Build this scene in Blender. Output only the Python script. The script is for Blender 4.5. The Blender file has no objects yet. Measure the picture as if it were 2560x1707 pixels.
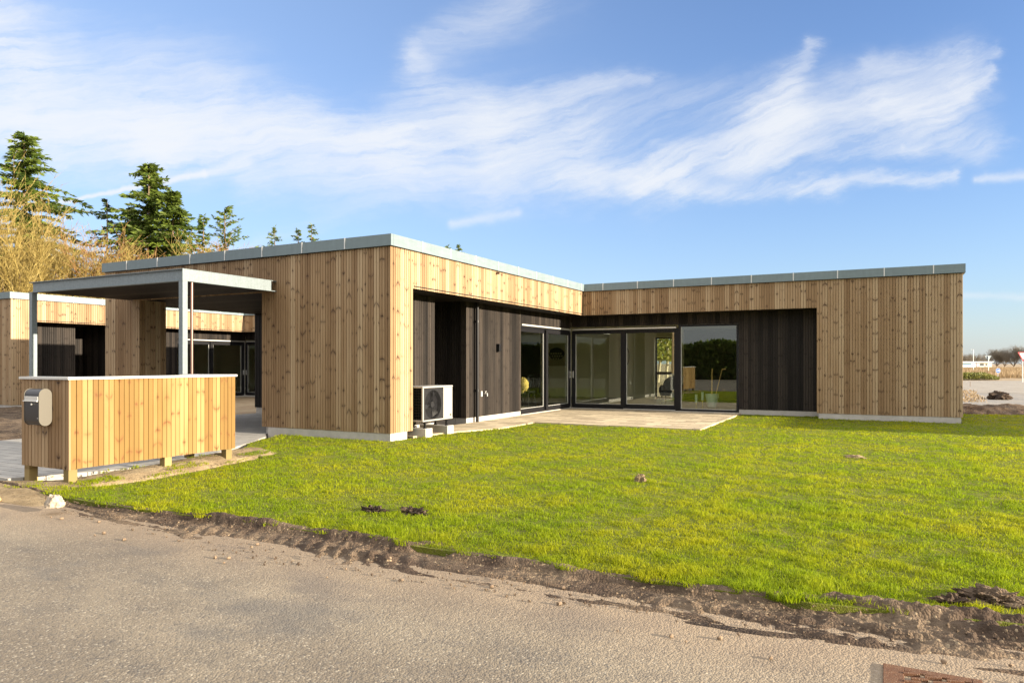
import bpy, math, random
import numpy as np
from mathutils import Vector, noise as mnoise
R = math.radians
SC = bpy.context.scene
COL = SC.collection
random.seed(7)
rng = np.random.default_rng(11)

# ------------------------------------------------------------------ camera
CAM = (7.669, -10.102, 1.37)
TH = -0.4804
cam = bpy.data.cameras.new('camera')
camo = bpy.data.objects.new('camera', cam)
COL.objects.link(camo)
camo.location = CAM
camo.rotation_euler = (R(90), 0, -TH)
cam.sensor_width = 36
cam.lens = 25.043
cam.shift_y = 54.5 / 2560
cam.clip_start = 0.05
cam.clip_end = 6000
SC.camera = camo

# ------------------------------------------------------------------ light
SUN_EL, SUN_AZ = R(10.5), R(0.9)            # azimuth measured from +X towards +Y
SUN_STRENGTH, SKY_STRENGTH, EXPOSURE = 3.8, 0.10, 2.0
sl = bpy.data.lights.new('sun', 'SUN')
sl.energy = SUN_STRENGTH
sl.angle = R(0.53)
sl.color = (1.0, 0.86, 0.66)
so = bpy.data.objects.new('sun', sl)
COL.objects.link(so)
sdir = Vector((math.cos(SUN_EL) * math.cos(SUN_AZ), math.cos(SUN_EL) * math.sin(SUN_AZ), math.sin(SUN_EL)))
so.rotation_euler = sdir.to_track_quat('Z', 'Y').to_euler()
so.location = (20, 0, 20)
SC.view_settings.view_transform = 'Standard'
SC.view_settings.look = 'None'
SC.view_settings.exposure = EXPOSURE
SC.view_settings.gamma = 1
SC.cycles.max_bounces = 7
SC.cycles.transparent_max_bounces = 12
SC.cycles.caustics_reflective = False
SC.cycles.caustics_refractive = False


class NG:
    """small helper to write node graphs"""
    def __init__(s, tree):
        s.t = tree

    def node(s, typ, ins=None, **kw):
        n = s.t.nodes.new(typ)
        for k, v in kw.items():
            setattr(n, k, v)
        for k, v in (ins or {}).items():
            s.put(n.inputs[k], v)
        return n

    def put(s, sock, v):
        if isinstance(v, bpy.types.NodeSocket):
            s.t.links.new(v, sock)
        elif isinstance(v, bpy.types.Node):
            s.t.links.new(v.outputs[0], sock)
        else:
            if hasattr(sock, 'default_value') and hasattr(sock.default_value, '__len__') and not isinstance(v, str):
                v = tuple(v)
                if len(sock.default_value) == 4 and len(v) == 3:
                    v = v + (1,)
            sock.default_value = v

    def m(s, op, a, b=0.0, c=None, clamp=False):
        n = s.t.nodes.new('ShaderNodeMath')
        n.operation = op
        n.use_clamp = clamp
        s.put(n.inputs[0], a)
        s.put(n.inputs[1], b)
        if c is not None:
            s.put(n.inputs[2], c)
        return n.outputs[0]

    def mix(s, f, a, b, blend='MIX'):
        n = s.t.nodes.new('ShaderNodeMix')
        n.data_type = 'RGBA'
        n.blend_type = blend
        n.clamp_factor = True
        s.put(n.inputs[0], f)
        s.put(n.inputs[6], a)
        s.put(n.inputs[7], b)
        return n.outputs[2]

    def ss(s, v, a, b):
        n = s.t.nodes.new('ShaderNodeMapRange')
        n.interpolation_type = 'SMOOTHSTEP'
        s.put(n.inputs[0], v)
        n.inputs[1].default_value = a
        n.inputs[2].default_value = b
        return n.outputs[0]

    def noise(s, vec, scale, detail=3, rough=0.55, dim='3D', out=0):
        n = s.node('ShaderNodeTexNoise', {'Scale': scale, 'Detail': detail, 'Roughness': rough}, noise_dimensions=dim)
        if vec is not None:
            s.put(n.inputs['Vector'], vec)
        return n.outputs[out]

    def comb(s, x, y, z=0.0):
        return s.node('ShaderNodeCombineXYZ', {0: x, 1: y, 2: z}).outputs[0]

    def scalev(s, vec, sc, loc=(0, 0, 0)):
        return s.node('ShaderNodeMapping', {'Vector': vec, 'Scale': sc, 'Location': loc}).outputs[0]


# ------------------------------------------------------------------ sky
SKYMUL = (.66, .645, .76)
world = bpy.data.worlds.new('World')
SC.world = world
world.use_nodes = True
wt = world.node_tree
wt.nodes.clear()
g = NG(wt)
sky = g.node('ShaderNodeTexSky', sky_type='NISHITA')
sky.sun_disc = False
sky.sun_elevation = SUN_EL
sky.sun_rotation = R(90) - SUN_AZ
sky.air_density = 1.0
sky.dust_density = 0.4
sky.ozone_density = 3.0
tc = g.node('ShaderNodeTexCoord').outputs['Generated']
sep = g.node('ShaderNodeSeparateXYZ', {0: tc})
dx, dy, dz = sep.outputs
st, ct = math.sin(TH), math.cos(TH)
fwd = g.m('ADD', g.m('MULTIPLY', dx, st), g.m('MULTIPLY', dy, ct))
rgt = g.m('SUBTRACT', g.m('MULTIPLY', dx, ct), g.m('MULTIPLY', dy, st))
fpos = g.m('MAXIMUM', fwd, 0.05)
U = g.m('DIVIDE', rgt, fpos)
V = g.m('DIVIDE', dz, fpos)
uv = g.comb(U, V, 0.0)
# wind-blown warp of the cirrus: swirls, then fine fibres
w1 = g.noise(uv, 3.2, 4, 0.55, out=1)
w1s = g.node('ShaderNodeSeparateXYZ', {0: w1}).outputs
w2 = g.noise(g.scalev(uv, (7.0, 15.0, 1)), 1.0, 6, 0.66, out=1)
w2s = g.node('ShaderNodeSeparateXYZ', {0: w2}).outputs
Uw = g.m('ADD', g.m('ADD', U, g.m('MULTIPLY', g.m('SUBTRACT', w1s[0], 0.5), 0.16)), g.m('MULTIPLY', g.m('SUBTRACT', w2s[0], 0.5), 0.10))
Vw = g.m('ADD', g.m('ADD', V, g.m('MULTIPLY', g.m('SUBTRACT', w1s[1], 0.5), 0.11)), g.m('MULTIPLY', g.m('SUBTRACT', w2s[1], 0.5), 0.065))
w3s = g.node('ShaderNodeSeparateXYZ', {0: g.noise(uv, 38.0, 3, 0.6, out=1)}).outputs
U2 = g.m('ADD', U, g.m('MULTIPLY', g.m('SUBTRACT', w3s[0], 0.5), 0.010))
V2 = g.m('ADD', V, g.m('MULTIPLY', g.m('SUBTRACT', w3s[1], 0.5), 0.010))


def ang(x, y):
    return (x * 1.0884 - 1280) / 1781.0, (908 - y * 1.0884) / 1781.0


def stroke(p, q, w0, w1_, inten, Uc, Vc):
    a, b = ang(*p), ang(*q)
    ex, ey = b[0] - a[0], b[1] - a[1]
    L2 = ex * ex + ey * ey
    rx = g.m('SUBTRACT', Uc, a[0])
    ry = g.m('SUBTRACT', Vc, a[1])
    t = g.m('ADD', g.m('MULTIPLY', rx, ex / L2), g.m('MULTIPLY', ry, ey / L2), clamp=True)
    ddx = g.m('SUBTRACT', rx, g.m('MULTIPLY', t, ex))
    ddy = g.m('SUBTRACT', ry, g.m('MULTIPLY', t, ey))
    d2 = g.m('ADD', g.m('MULTIPLY', ddx, ddx), g.m('MULTIPLY', ddy, ddy))
    k = 1.0884 / 1781.0
    w = g.m('ADD', g.m('MULTIPLY', t, (w1_ - w0) * k), w0 * k)
    e = g.m('EXPONENT', g.m('MULTIPLY', g.m('DIVIDE', d2, g.m('MULTIPLY', w, w)), -1.0))
    return g.m('MULTIPLY', e, inten)


acc = None
for p, q, wa, wb, it in [
    ((-150, 290), (350, 320), 66, 66, 1.15), ((350, 320), (900, 345), 60, 66, 1.0), ((900, 345), (1330, 345), 65, 75, .72),
    ((-60, 60), (60, 170), 110, 80, .85), ((60, 110), (480, 230), 90, 80, .36), ((-100, 210), (700, 300), 75, 60, .38),
    ((1290, 425), (1560, 405), 26, 40, .70), ((1480, 415), (1780, 315), 42, 55, .95), ((1780, 300), (2210, 195), 72, 62, .66),
    ((1560, 440), (1900, 432), 16, 22, .5), ((1830, 437), (2190, 393), 18, 16, .62),
    ((945, 125), (985, 215), 26, 44, .20), ((950, 130), (1210, -20), 40, 80, .27), ((985, 215), (1150, 320), 55, 90, .42),
    ((1760, 260), (1850, 110), 44, 18, .42), ((1100, 265), (1480, 185), 55, 18, .42),
    ((2050, 260), (2260, 330), 60, 36, .45), ((1350, 300), (1750, 200), 75, 40, .26),
    ((600, 410), (1250, 430), 40, 40, .30), ((2000, 150), (2330, 130), 26, 16, .28), ((2100, 265), (2300, 175), 26, 14, .5),
    ((500, 560), (900, 470), 22, 22, .16), ((1700, 380), (2100, 330), 26, 26, .38)]:
    s_ = stroke(p, q, wa, wb, it, Uw, Vw)
    acc = s_ if acc is None else g.m('ADD', acc, s_)
# fibres of the cirrus, drawn out along the wind
slant = g.m('ADD', 0.10, g.m('MULTIPLY', g.ss(U, -0.2, 0.35), 0.28))
rotv = g.comb(g.m('ADD', Uw, g.m('MULTIPLY', Vw, .3)), g.m('SUBTRACT', g.m('ADD', V, g.m('MULTIPLY', g.m('SUBTRACT', Vw, V), .6)), g.m('MULTIPLY', U, slant)), 0.0)
fib = g.noise(g.scalev(rotv, (2.2, 14.0, 1)), 1.0, 8, 0.68)
fib2 = g.noise(g.scalev(rotv, (7.0, 62.0, 1), (3, 1, 0)), 1.0, 6, 0.66)
mod = g.m('ADD', g.m('MULTIPLY', g.m('SUBTRACT', fib, 0.5), 3.4), 0.80)
mod = g.m('ADD', mod, g.m('MULTIPLY', g.m('SUBTRACT', fib2, 0.5), 1.9))
acc = g.m('MULTIPLY', acc, g.m('MAXIMUM', mod, 0.26))
acc2 = None
for p, q, wa, wb, it in [((128, 467), (345, 423), 4, 5, 1.6), ((345, 423), (470, 398), 6, 7, 1.1), ((470, 398), (570, 375), 7, 12, .5),
                         ((1040, 515), (1190, 488), 10, 10, .42), ((2240, 412), (2400, 402), 8, 12, .42), ((2205, 680), (2420, 682), 7, 9, .22),
                         ((2072, 339), (2074, 341), 5, 5, .25)]:
    s_ = stroke(p, q, wa, wb, it, U2, V2)
    acc2 = s_ if acc2 is None else g.m('ADD', acc2, s_)
cl = g.m('ADD', acc, g.m('MULTIPLY', acc2, g.m('MAXIMUM', g.m('ADD', g.m('MULTIPLY', g.m('SUBTRACT', fib2, 0.5), 2.0), 1.0), 0.2)))
cl = g.m('SUBTRACT', 1.0, g.m('EXPONENT', g.m('MULTIPLY', cl, -1.65)))
front = g.m('MULTIPLY', g.ss(fwd, 0.06, 0.3), 1.0)
cl = g.m('MULTIPLY', g.m('MULTIPLY', cl, front), 0.94, clamp=True)
# thin high veil that whitens the sky towards the horizon and towards the left of the view
hz = g.m('EXPONENT', g.m('MULTIPLY', g.m('MAXIMUM', dz, 0.0), -6.0))
lft = g.m('MULTIPLY', g.ss(U, 0.62, -0.75), 0.34)
skyc = g.mix(1.0, sky.outputs[0], SKYMUL, 'MULTIPLY')
veil = g.m('ADD', g.m('MULTIPLY', hz, 0.50), g.m('MULTIPLY', lft, front), clamp=True)
skyc = g.mix(veil, skyc, (1.35, 1.72, 2.15))
skyc = g.mix(cl, skyc, (2.30, 2.36, 2.46))
# unseen rest of the dome: bright cloud added overhead, behind and sunward as ambient fill
dome = g.m('MULTIPLY', g.m('MULTIPLY', front, g.ss(V, 0.95, 0.58)), g.ss(g.m('ABSOLUTE', U), 1.3, 0.85))
skyfill = g.mix(g.ss(dx, -0.6, 0.9), (3.35, 3.35, 3.45), (4.6, 4.4, 4.1))
low = g.m('ADD', g.m('MULTIPLY', g.ss(dz, -0.02, 0.30), 0.45), 0.55)
skyfill = g.mix(1.0, skyfill, g.comb(low, low, low), 'MULTIPLY')
skyc = g.mix(dome, skyfill, skyc)
bgn = g.node('ShaderNodeBackground', {'Color': skyc, 'Strength': SKY_STRENGTH})
wo = g.node('ShaderNodeOutputWorld')
wt.links.new(bgn.outputs[0], wo.inputs[0])

# ------------------------------------------------------------------ materials
MATS = {}


def newmat(name):
    m = bpy.data.materials.new(name)
    m.use_nodes = True
    m.node_tree.nodes.clear()
    MATS[name] = m
    gg = NG(m.node_tree)
    out = gg.node('ShaderNodeOutputMaterial')
    return m, gg, out


def principled(gg, out, color, rough=0.6, metal=0.0, bump=None, bstr=0.3, bdist=0.01, spec=0.5):
    p = gg.node('ShaderNodeBsdfPrincipled', {'Base Color': color, 'Roughness': rough, 'Metallic': metal, 'Specular IOR Level': spec})
    if bump is not None:
        b = gg.node('ShaderNodeBump', {'Height': bump, 'Strength': bstr, 'Distance': bdist})
        gg.t.links.new(b.outputs[0], p.inputs['Normal'])
    gg.t.links.new(p.outputs[0], out.inputs[0])
    return p


def simple(name, color, rough=0.6, metal=0.0, nscale=25, namt=0.12, bstr=0.1, bdist=0.003, spec=0.5):
    m, gg, out = newmat(name)
    pos = gg.node('ShaderNodeNewGeometry').outputs['Position']
    n = gg.noise(pos, nscale, 4)
    n2 = gg.noise(pos, nscale * 0.13, 2)
    f = gg.m('ADD', gg.m('MULTIPLY', n, namt), gg.m('ADD', gg.m('MULTIPLY', n2, namt), 1.0 - namt))
    c = gg.mix(1.0, color, gg.comb(f, f, f), 'MULTIPLY')
    principled(gg, out, c, rough, metal, n, bstr, bdist, spec)
    return m


def wood(name, cols, knot_col, knot_amt=0.8, rough=0.65, grain=0.35, spec=0.3):
    m, gg, out = newmat(name)
    bid = gg.node('ShaderNodeAttribute', attribute_name='bid').outputs['Fac']
    pair = gg.m('FLOOR', gg.m('MULTIPLY', gg.m('ADD', bid, 0.25), 0.5))
    uvn = gg.node('ShaderNodeUVMap').outputs[0]
    s = gg.node('ShaderNodeSeparateXYZ', {0: uvn}).outputs
    ul, z = s[0], s[1]
    wb = gg.node('ShaderNodeTexWhiteNoise', {'W': gg.m('ADD', bid, 3.3)}, noise_dimensions='1D').outputs
    wp = gg.node('ShaderNodeTexWhiteNoise', {'W': gg.m('ADD', pair, 91.7)}, noise_dimensions='1D').outputs
    wps = gg.node('ShaderNodeSeparateColor', {0: wp[1]}).outputs
    # tone per board pair, long slow drift along the board
    drift = gg.noise(gg.comb(gg.m('MULTIPLY', ul, 3.0), gg.m('MULTIPLY', z, 0.8), gg.m('MULTIPLY', pair, 5.31)), 1.0, 2)
    tone = gg.m('ADD', gg.m('MULTIPLY', wps[0], 0.80), gg.m('ADD', gg.m('MULTIPLY', wb[0], 0.22), gg.m('MULTIPLY', gg.m('SUBTRACT', drift, 0.5), 0.6)))
    cr = gg.node('ShaderNodeValToRGB', {0: tone})
    el = cr.color_ramp.elements
    el[0].position, el[0].color = 0.0, (*cols[0], 1)
    el[1].position, el[1].color = 0.9, (*cols[2], 1)
    e = el.new(0.45)
    e.color = (*cols[1], 1)
    gr = gg.noise(gg.comb(gg.m('MULTIPLY', ul, 120.0), gg.m('MULTIPLY', z, 2.2), gg.m('MULTIPLY', bid, 3.7)), 1.0, 4, 0.6)
    c = gg.mix(1.0, cr.outputs[0], gg.comb(*[gg.m('ADD', gg.m('MULTIPLY', gr, grain), 1.0 - grain * 0.5)] * 3), 'MULTIPLY')
    # flame-shaped knots mirrored across each sawn pair
    au = gg.m('ABSOLUTE', gg.m('ADD', ul, 0.0))
    slope = gg.m('MULTIPLY', gg.m('SUBTRACT', wps[1], 0.45), 2.6)
    wob = gg.noise(gg.comb(gg.m('MULTIPLY', ul, 26.0), gg.m('MULTIPLY', z, 11.0), gg.m('MULTIPLY', pair, 2.9)), 1.0, 3)
    b = gg.m('ADD', z, gg.m('ADD', gg.m('MULTIPLY', au, slope), gg.m('MULTIPLY', gg.m('SUBTRACT', wob, 0.5), 0.05)))
    # curved arm
    b = gg.m('ADD', b, gg.m('MULTIPLY', gg.m('MULTIPLY', au, au), gg.m('MULTIPLY', gg.m('SUBTRACT', wps[2], 0.5), 18.0)))
    W = gg.m('ADD', gg.m('MULTIPLY', b, 2.35), gg.m('MULTIPLY', pair, 17.13))
    vo = gg.node('ShaderNodeTexVoronoi', {'W': W, 'Scale': 1.0, 'Randomness': 0.95}, voronoi_dimensions='1D')
    vd = vo.outputs['Distance']
    vc = gg.node('ShaderNodeSeparateColor', {0: vo.outputs['Color']}).outputs
    c0 = gg.m('MULTIPLY', vc[0], 0.055)
    reach = gg.m('ADD', gg.m('MULTIPLY', vc[1], 0.032), 0.012)
    along = gg.m('SUBTRACT', 1.0, gg.m('DIVIDE', gg.m('ABSOLUTE', gg.m('SUBTRACT', au, c0)), reach), clamp=True)
    along = gg.m('POWER', along, 0.6)
    core = gg.ss(vd, 0.050, 0.008)
    halo = gg.ss(vd, 0.17, 0.02)
    on = gg.m('MULTIPLY', gg.ss(vc[2], 0.15, 0.45), gg.m('ADD', 0.65, gg.m('MULTIPLY', wps[2], 0.5)), clamp=True)
    kn = gg.m('MULTIPLY', gg.m('MULTIPLY', gg.m('ADD', gg.m('MULTIPLY', core, 0.75), gg.m('MULTIPLY', halo, 0.40)), along), gg.m('MULTIPLY', on, knot_amt), clamp=True)
    c = gg.mix(kn, c, knot_col)
    principled(gg, out, c, rough, 0, gr, 0.25, 0.002, spec)
    return m


WOOD = wood('weathered_pine', [(.195, .118, .058), (.285, .188, .102), (.39, .285, .175)], (.045, .020, .011), 0.98)
WOODN = wood('fresh_pine', [(.135, .072, .018), (.182, .106, .028), (.30, .20, .080)], (.12, .042, .012), 0.80)
DARK = wood('black_stained_wood', [(.012, .0105, .0102), (.024, .0205, .0185), (.050, .041, .035)], (.006, .005, .005), 0.6, 0.55, 1.0, 0.12)


def mk_metal():
    m, gg, out = newmat('zinc')
    pos = gg.node('ShaderNodeNewGeometry').outputs['Position']
    n = gg.noise(gg.scalev(pos, (1.2, 1.2, 6)), 3.0, 5, 0.6)
    n2 = gg.noise(gg.scalev(pos, (14, 14, 1.2)), 1.0, 3)
    f = gg.m('ADD', gg.m('MULTIPLY', n, 0.35), gg.m('ADD', gg.m('MULTIPLY', n2, 0.22), 0.70))
    c = gg.mix(1.0, (.165, .215, .235), gg.comb(f, f, f), 'MULTIPLY')
    principled(gg, out, c, gg.m('ADD', gg.m('MULTIPLY', n, 0.3), 0.42), 0.2, n2, 0.05, 0.002)
    return m


ZINC = mk_metal()


def mk_galv():
    m, gg, out = newmat('galvanised_steel')
    pos = gg.node('ShaderNodeNewGeometry').outputs['Position']
    v = gg.node('ShaderNodeTexVoronoi', {'Vector': pos, 'Scale': 55.0}).outputs['Color']
    vs = gg.node('ShaderNodeSeparateColor', {0: v}).outputs
    n2 = gg.noise(gg.scalev(pos, (26, 26, 1.5)), 1.0, 4)
    f = gg.m('ADD', gg.m('MULTIPLY', vs[0], 0.20), gg.m('ADD', gg.m('MULTIPLY', n2, 0.35), 0.66))
    c = gg.mix(1.0, (.20, .24, .26), gg.comb(f, f, f), 'MULTIPLY')
    principled(gg, out, c, 0.5, 0.35, vs[1], 0.05, 0.001)
    return m


GALV = mk_galv()
BLACKM = simple('black_metal', (.010, .010, .012), 0.42, 0.0, 40, .15, 0.03, spec=0.22)
CHARM = simple('charcoal_paint', (.022, .022, .026), 0.38, 0.0, 300, .2, 0.08, 0.0006)
ALU = simple('pale_aluminium', (.62, .62, .60), 0.4, 0.4, 40, .06, 0.02)
BEIGEM = simple('grey_lacquer', (.092, .083, .066), 0.55, 0.0, 30, .04, 0.02)
WHITEM = simple('white_lacquer', (.29, .28, .27), 0.45, 0.0, 30, .05, 0.02)
CONC = simple('concrete', (.42, .40, .37), 0.9, 0, 9, .45, 0.35, 0.006)
POSTW = wood('impregnated_post', [(.16, .12, .045), (.22, .165, .065), (.30, .22, .09)], (.10, .05, .02), 0.6)
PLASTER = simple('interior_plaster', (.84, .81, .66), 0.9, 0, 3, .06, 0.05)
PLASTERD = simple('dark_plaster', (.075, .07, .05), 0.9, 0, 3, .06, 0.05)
FLOORI = simple('interior_floor', (.26, .22, .18), 0.35, 0, 5, .3, 0.05)
ROOFF = simple('roofing_felt', (.04, .04, .04), 0.9)
COPPER = simple('brown_pipe', (.16, .10, .085), 0.35, 0.6)
SHEEP = simple('sheepskin', (.75, .55, .16), 0.95, 0, 60, .4, 0.9, 0.03)
FABRIC = simple('grey_fabric', (.05, .055, .07), 0.95, 0, 120, .3, 0.3)
THROW = simple('pale_throw', (.42, .43, .45), 0.95, 0, 80, .3, 0.4)
CERAM = simple('white_ceramic', (.36, .43, .45), 0.35, 0, 10, .1, 0.03)
STICK = simple('dry_stick', (.62, .40, .14), 0.8)
BRASS = simple('brass', (.6, .45, .15), 0.3, 0.9)
STONEM = simple('pale_flint', (.40, .33, .25), 0.8, 0, 22, 1.3, 0.8, 0.02)
YSTONE = simple('yellow_stone', (.60, .43, .16), 0.8, 0, 20, .5, 0.6, 0.01)
PEBB = simple('brown_pebble', (.20, .14, .09), 0.8, 0, 40, .6, 0.6, 0.01)
WHITEP = simple('white_paint', (.74, .74, .72), 0.5)
REDP = simple('red_paint', (.45, .012, .03), 0.5)
BLUEP = simple('blue_paint', (.012, .10, .36), 0.5)
GREYP = simple('grey_sign_back', (.22, .27, .30), 0.5)
CARD = simple('print_paper', (.42, .38, .22), 0.9)
INK = simple('dark_ink', (.02, .018, .015), 0.8)


def mk_glass(name, tint, refl):
    m, gg, out = newmat(name)
    tr = gg.node('ShaderNodeBsdfTransparent', {'Color': tint})
    gl = gg.node('ShaderNodeBsdfGlossy', {'Color': (.95, 1, 1), 'Roughness': 0.0})
    fc = gg.node('ShaderNodeLayerWeight', {'Blend': 0.5}).outputs['Facing']
    f = gg.m('ADD', gg.m('MULTIPLY', gg.m('POWER', fc, 5.0), .95), refl, clamp=True)
    mx = gg.node('ShaderNodeMixShader', {0: f, 1: tr.outputs[0], 2: gl.outputs[0]})
    gg.t.links.new(mx.outputs[0], out.inputs[0])
    return m


GLASS = mk_glass('window_glass', (.90, .93, .88), 0.085)
CLEAR = mk_glass('clear_glass', (.85, .88, .86), 0.03)


def mk_rust():
    m, gg, out = newmat('rusty_iron')
    pos = gg.node('ShaderNodeNewGeometry').outputs['Position']
    n = gg.noise(pos, 30, 5)
    n2 = gg.noise(pos, 220, 2)
    c = gg.mix(n, (.065, .026, .015), (.19, .088, .040))
    c = gg.mix(gg.ss(n2, 0.62, 0.70), c, (.42, .34, .24))
    principled(gg, out, c, 0.85, 0.2, n2, 0.5, 0.004)
    return m


RUST = mk_rust()


def mk_asphalt():
    m, gg, out = newmat('asphalt')
    pos = gg.node('ShaderNodeNewGeometry').outputs['Position']
    vo = gg.node('ShaderNodeTexVoronoi', {'Vector': pos, 'Scale': 95.0})
    vs = gg.node('ShaderNodeSeparateColor', {0: vo.outputs['Color']}).outputs
    v2 = gg.node('ShaderNodeTexVoronoi', {'Vector': pos, 'Scale': 43.0}).outputs['Distance']
    n1 = gg.noise(pos, 0.55, 5, 0.6)
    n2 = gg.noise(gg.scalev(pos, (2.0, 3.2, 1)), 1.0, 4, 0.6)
    n3 = gg.noise(pos, 26, 4, 0.7)
    base = gg.mix(gg.ss(n1, 0.38, 0.62), (.175, .145, .110), (.245, .205, .152))
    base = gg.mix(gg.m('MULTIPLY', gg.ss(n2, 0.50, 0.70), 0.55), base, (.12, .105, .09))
    base = gg.mix(gg.m('MULTIPLY', gg.ss(n3, 0.52, 0.72), 0.45), base, (.12, .10, .08))
    base = gg.mix(gg.m('MULTIPLY', gg.ss(vs[0], 0.88, 0.97), .6), base, (.42, .37, .29))
    base = gg.mix(gg.m('MULTIPLY', gg.ss(vs[1], 0.82, 0.92), 0.5), base, (.085, .08, .08))
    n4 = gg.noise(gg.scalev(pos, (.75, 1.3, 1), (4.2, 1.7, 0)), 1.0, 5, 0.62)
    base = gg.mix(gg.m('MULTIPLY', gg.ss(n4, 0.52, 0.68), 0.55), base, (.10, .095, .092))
    # sandy film near the verge
    sp = gg.node('ShaderNodeSeparateXYZ', {0: pos}).outputs
    edge = gg.ss(gg.m('ADD', sp[1], gg.m('MULTIPLY', n1, 0.9)), -6.6, -5.4)
    base = gg.mix(gg.m('MULTIPLY', edge, 0.6), base, (.30, .215, .14))
    h = gg.m('ADD', gg.m('MULTIPLY', vo.outputs['Distance'], -1.0), gg.m('MULTIPLY', v2, -0.8))
    h = gg.m('ADD', h, gg.m('MULTIPLY', n3, 1.2))
    principled(gg, out, base, 0.88, 0, h, 0.55, 0.008, 0.3)
    return m


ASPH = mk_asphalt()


def mk_soil(name, c0, c1, c2, sc=1.0):
    m, gg, out = newmat(name)
    pos = gg.node('ShaderNodeNewGeometry').outputs['Position']
    n1 = gg.noise(pos, 1.7 * sc, 5, 0.65)
    n2 = gg.noise(pos, 17 * sc, 5, 0.7)
    vo = gg.node('ShaderNodeTexVoronoi', {'Vector': pos, 'Scale': 70.0 * sc})
    vs = gg.node('ShaderNodeSeparateColor', {0: vo.outputs['Color']}).outputs
    c = gg.mix(gg.ss(n1, 0.36, 0.66), c0, c1)
    c = gg.mix(gg.m('MULTIPLY', gg.ss(n2, 0.48, 0.75), 0.8), c, c2)
    c = gg.mix(gg.ss(vs[0], 0.95, 0.99), c, (.30, .23, .15))
    h = gg.m('ADD', n2, gg.m('MULTIPLY', vo.outputs['Distance'], -0.5))
    principled(gg, out, c, 0.95, 0, h, 0.8, 0.02, 0.2)
    return m


SOIL = mk_soil('dark_soil', (.070, .048, .034), (.170, .124, .084), (.032, .022, .016))
SOILD = mk_soil('black_soil', (.045, .033, .026), (.11, .075, .05), (.022, .017, .014))
GRAVEL = mk_soil('sandy_gravel', (.21, .155, .09), (.34, .26, .155), (.10, .072, .042), 1.4)
GROUND = mk_soil('sandy_ground', (.30, .22, .14), (.38, .30, .20), (.16, .12, .07), 0.4)
SAND = mk_soil('pale_sand_road', (.29, .26, .225), (.35, .32, .28), (.20, .18, .15), 0.5)
MUDROAD = mk_soil('grey_mud', (.24, .23, .22), (.32, .29, .25), (.15, .13, .12), 0.4)
TURFBASE = mk_soil('turf_soil', (.12, .145, .016), (.16, .17, .022), (.075, .075, .018), 2.0)


def mk_paving(name, bw, bh, ca, cb, cm, ang_=0.0):
    m, gg, out = newmat(name)
    pos = gg.node('ShaderNodeNewGeometry').outputs['Position']
    mp = gg.node('ShaderNodeMapping', {'Vector': pos, 'Rotation': (0, 0, ang_)}).outputs[0]
    br = gg.node('ShaderNodeTexBrick', {'Vector': mp, 'Color1': ca, 'Color2': cb, 'Mortar': cm, 'Scale': 1.0, 'Mortar Size': 0.006,
                                        'Brick Width': bw, 'Row Height': bh, 'Bias': -0.1})
    n = gg.noise(pos, 3.0, 5, 0.65)
    n2 = gg.noise(pos, 60, 3)
    f = gg.m('ADD', gg.m('MULTIPLY', n, 0.7), 0.65)
    c = gg.mix(1.0, br.outputs['Color'], gg.comb(f, f, f), 'MULTIPLY')
    h = gg.m('ADD', gg.m('MULTIPLY', br.outputs['Fac'], -1.0), gg.m('MULTIPLY', n2, 0.25))
    principled(gg, out, c, 0.85, 0, h, 0.5, 0.008, 0.3)
    return m


PAVE = mk_paving('terrace_slabs', .60, .30, (.60, .50, .34), (.33, .265, .18), (.10, .08, .055))
DRIVE = mk_paving('driveway_slabs', .40, .20, (.38, .36, .33), (.31, .30, .28), (.12, .11, .10))


def leafmat(name, ca, cb, transl=0.35, patch=0.0, pc=None):
    m, gg, out = newmat(name)
    r = gg.node('ShaderNodeAttribute', attribute_name='rnd').outputs['Fac']
    c = gg.mix(r, ca, cb)
    pos = gg.node('ShaderNodeNewGeometry').outputs['Position']
    if pc is not None:
        n = gg.noise(pos, patch, 4, 0.6)
        c = gg.mix(gg.ss(n, 0.34, 0.70), c, gg.mix(r, *pc))
    d = gg.node('ShaderNodeBsdfPrincipled', {'Base Color': c, 'Roughness': 0.55, 'Specular IOR Level': 0.25})
    t = gg.node('ShaderNodeBsdfTranslucent', {'Color': c})
    mx = gg.node('ShaderNodeMixShader', {0: transl, 1: d.outputs[0], 2: t.outputs[0]})
    gg.t.links.new(mx.outputs[0], out.inputs[0])
    return m


GRASSM = leafmat('lawn_grass', (.15, .245, .006), (.33, .41, .012), 0.62, 0.9, ((.31, .335, .008), (.48, .47, .018)))
NEEDLE = leafmat('conifer_needles', (.048, .085, .015), (.18, .235, .036), 0.38)
NEEDLEB = leafmat('blue_conifer_needles', (.035, .060, .028), (.10, .13, .05), 0.3)
TWIG = leafmat('golden_twigs', (.22, .16, .05), (.44, .35, .12), 0.2)
TWIGR = leafmat('russet_twigs', (.22, .12, .05), (.42, .25, .11), 0.2)
HAZET = leafmat('haze_pale_twigs', (.20, .18, .15), (.36, .32, .26), 0.2)  # far twigs lightened in colour to stand for distance haze
WEED = leafmat('dry_weeds', (.25, .17, .09), (.38, .28, .16), 0.3)
HEDGE = leafmat('green_shrub_leaves', (.06, .085, .02), (.24, .22, .05), 0.3)
BIRCHL = leafmat('yellow_green_leaves', (.10, .13, .02), (.30, .28, .06), 0.4)
BARK = simple('bark', (.17, .12, .075), 0.9, 0, 8, .5, 0.5, 0.02)
HEDGECORE = simple('hedge_core_dark', (.10, .095, .05), 0.95, 0, 6, .5)  # colour of the core box added inside the unseen hedge
BIRCHB = simple('birch_bark', (.55, .47, .36), 0.8, 0, 5, .5, 0.3, 0.02)


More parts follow.
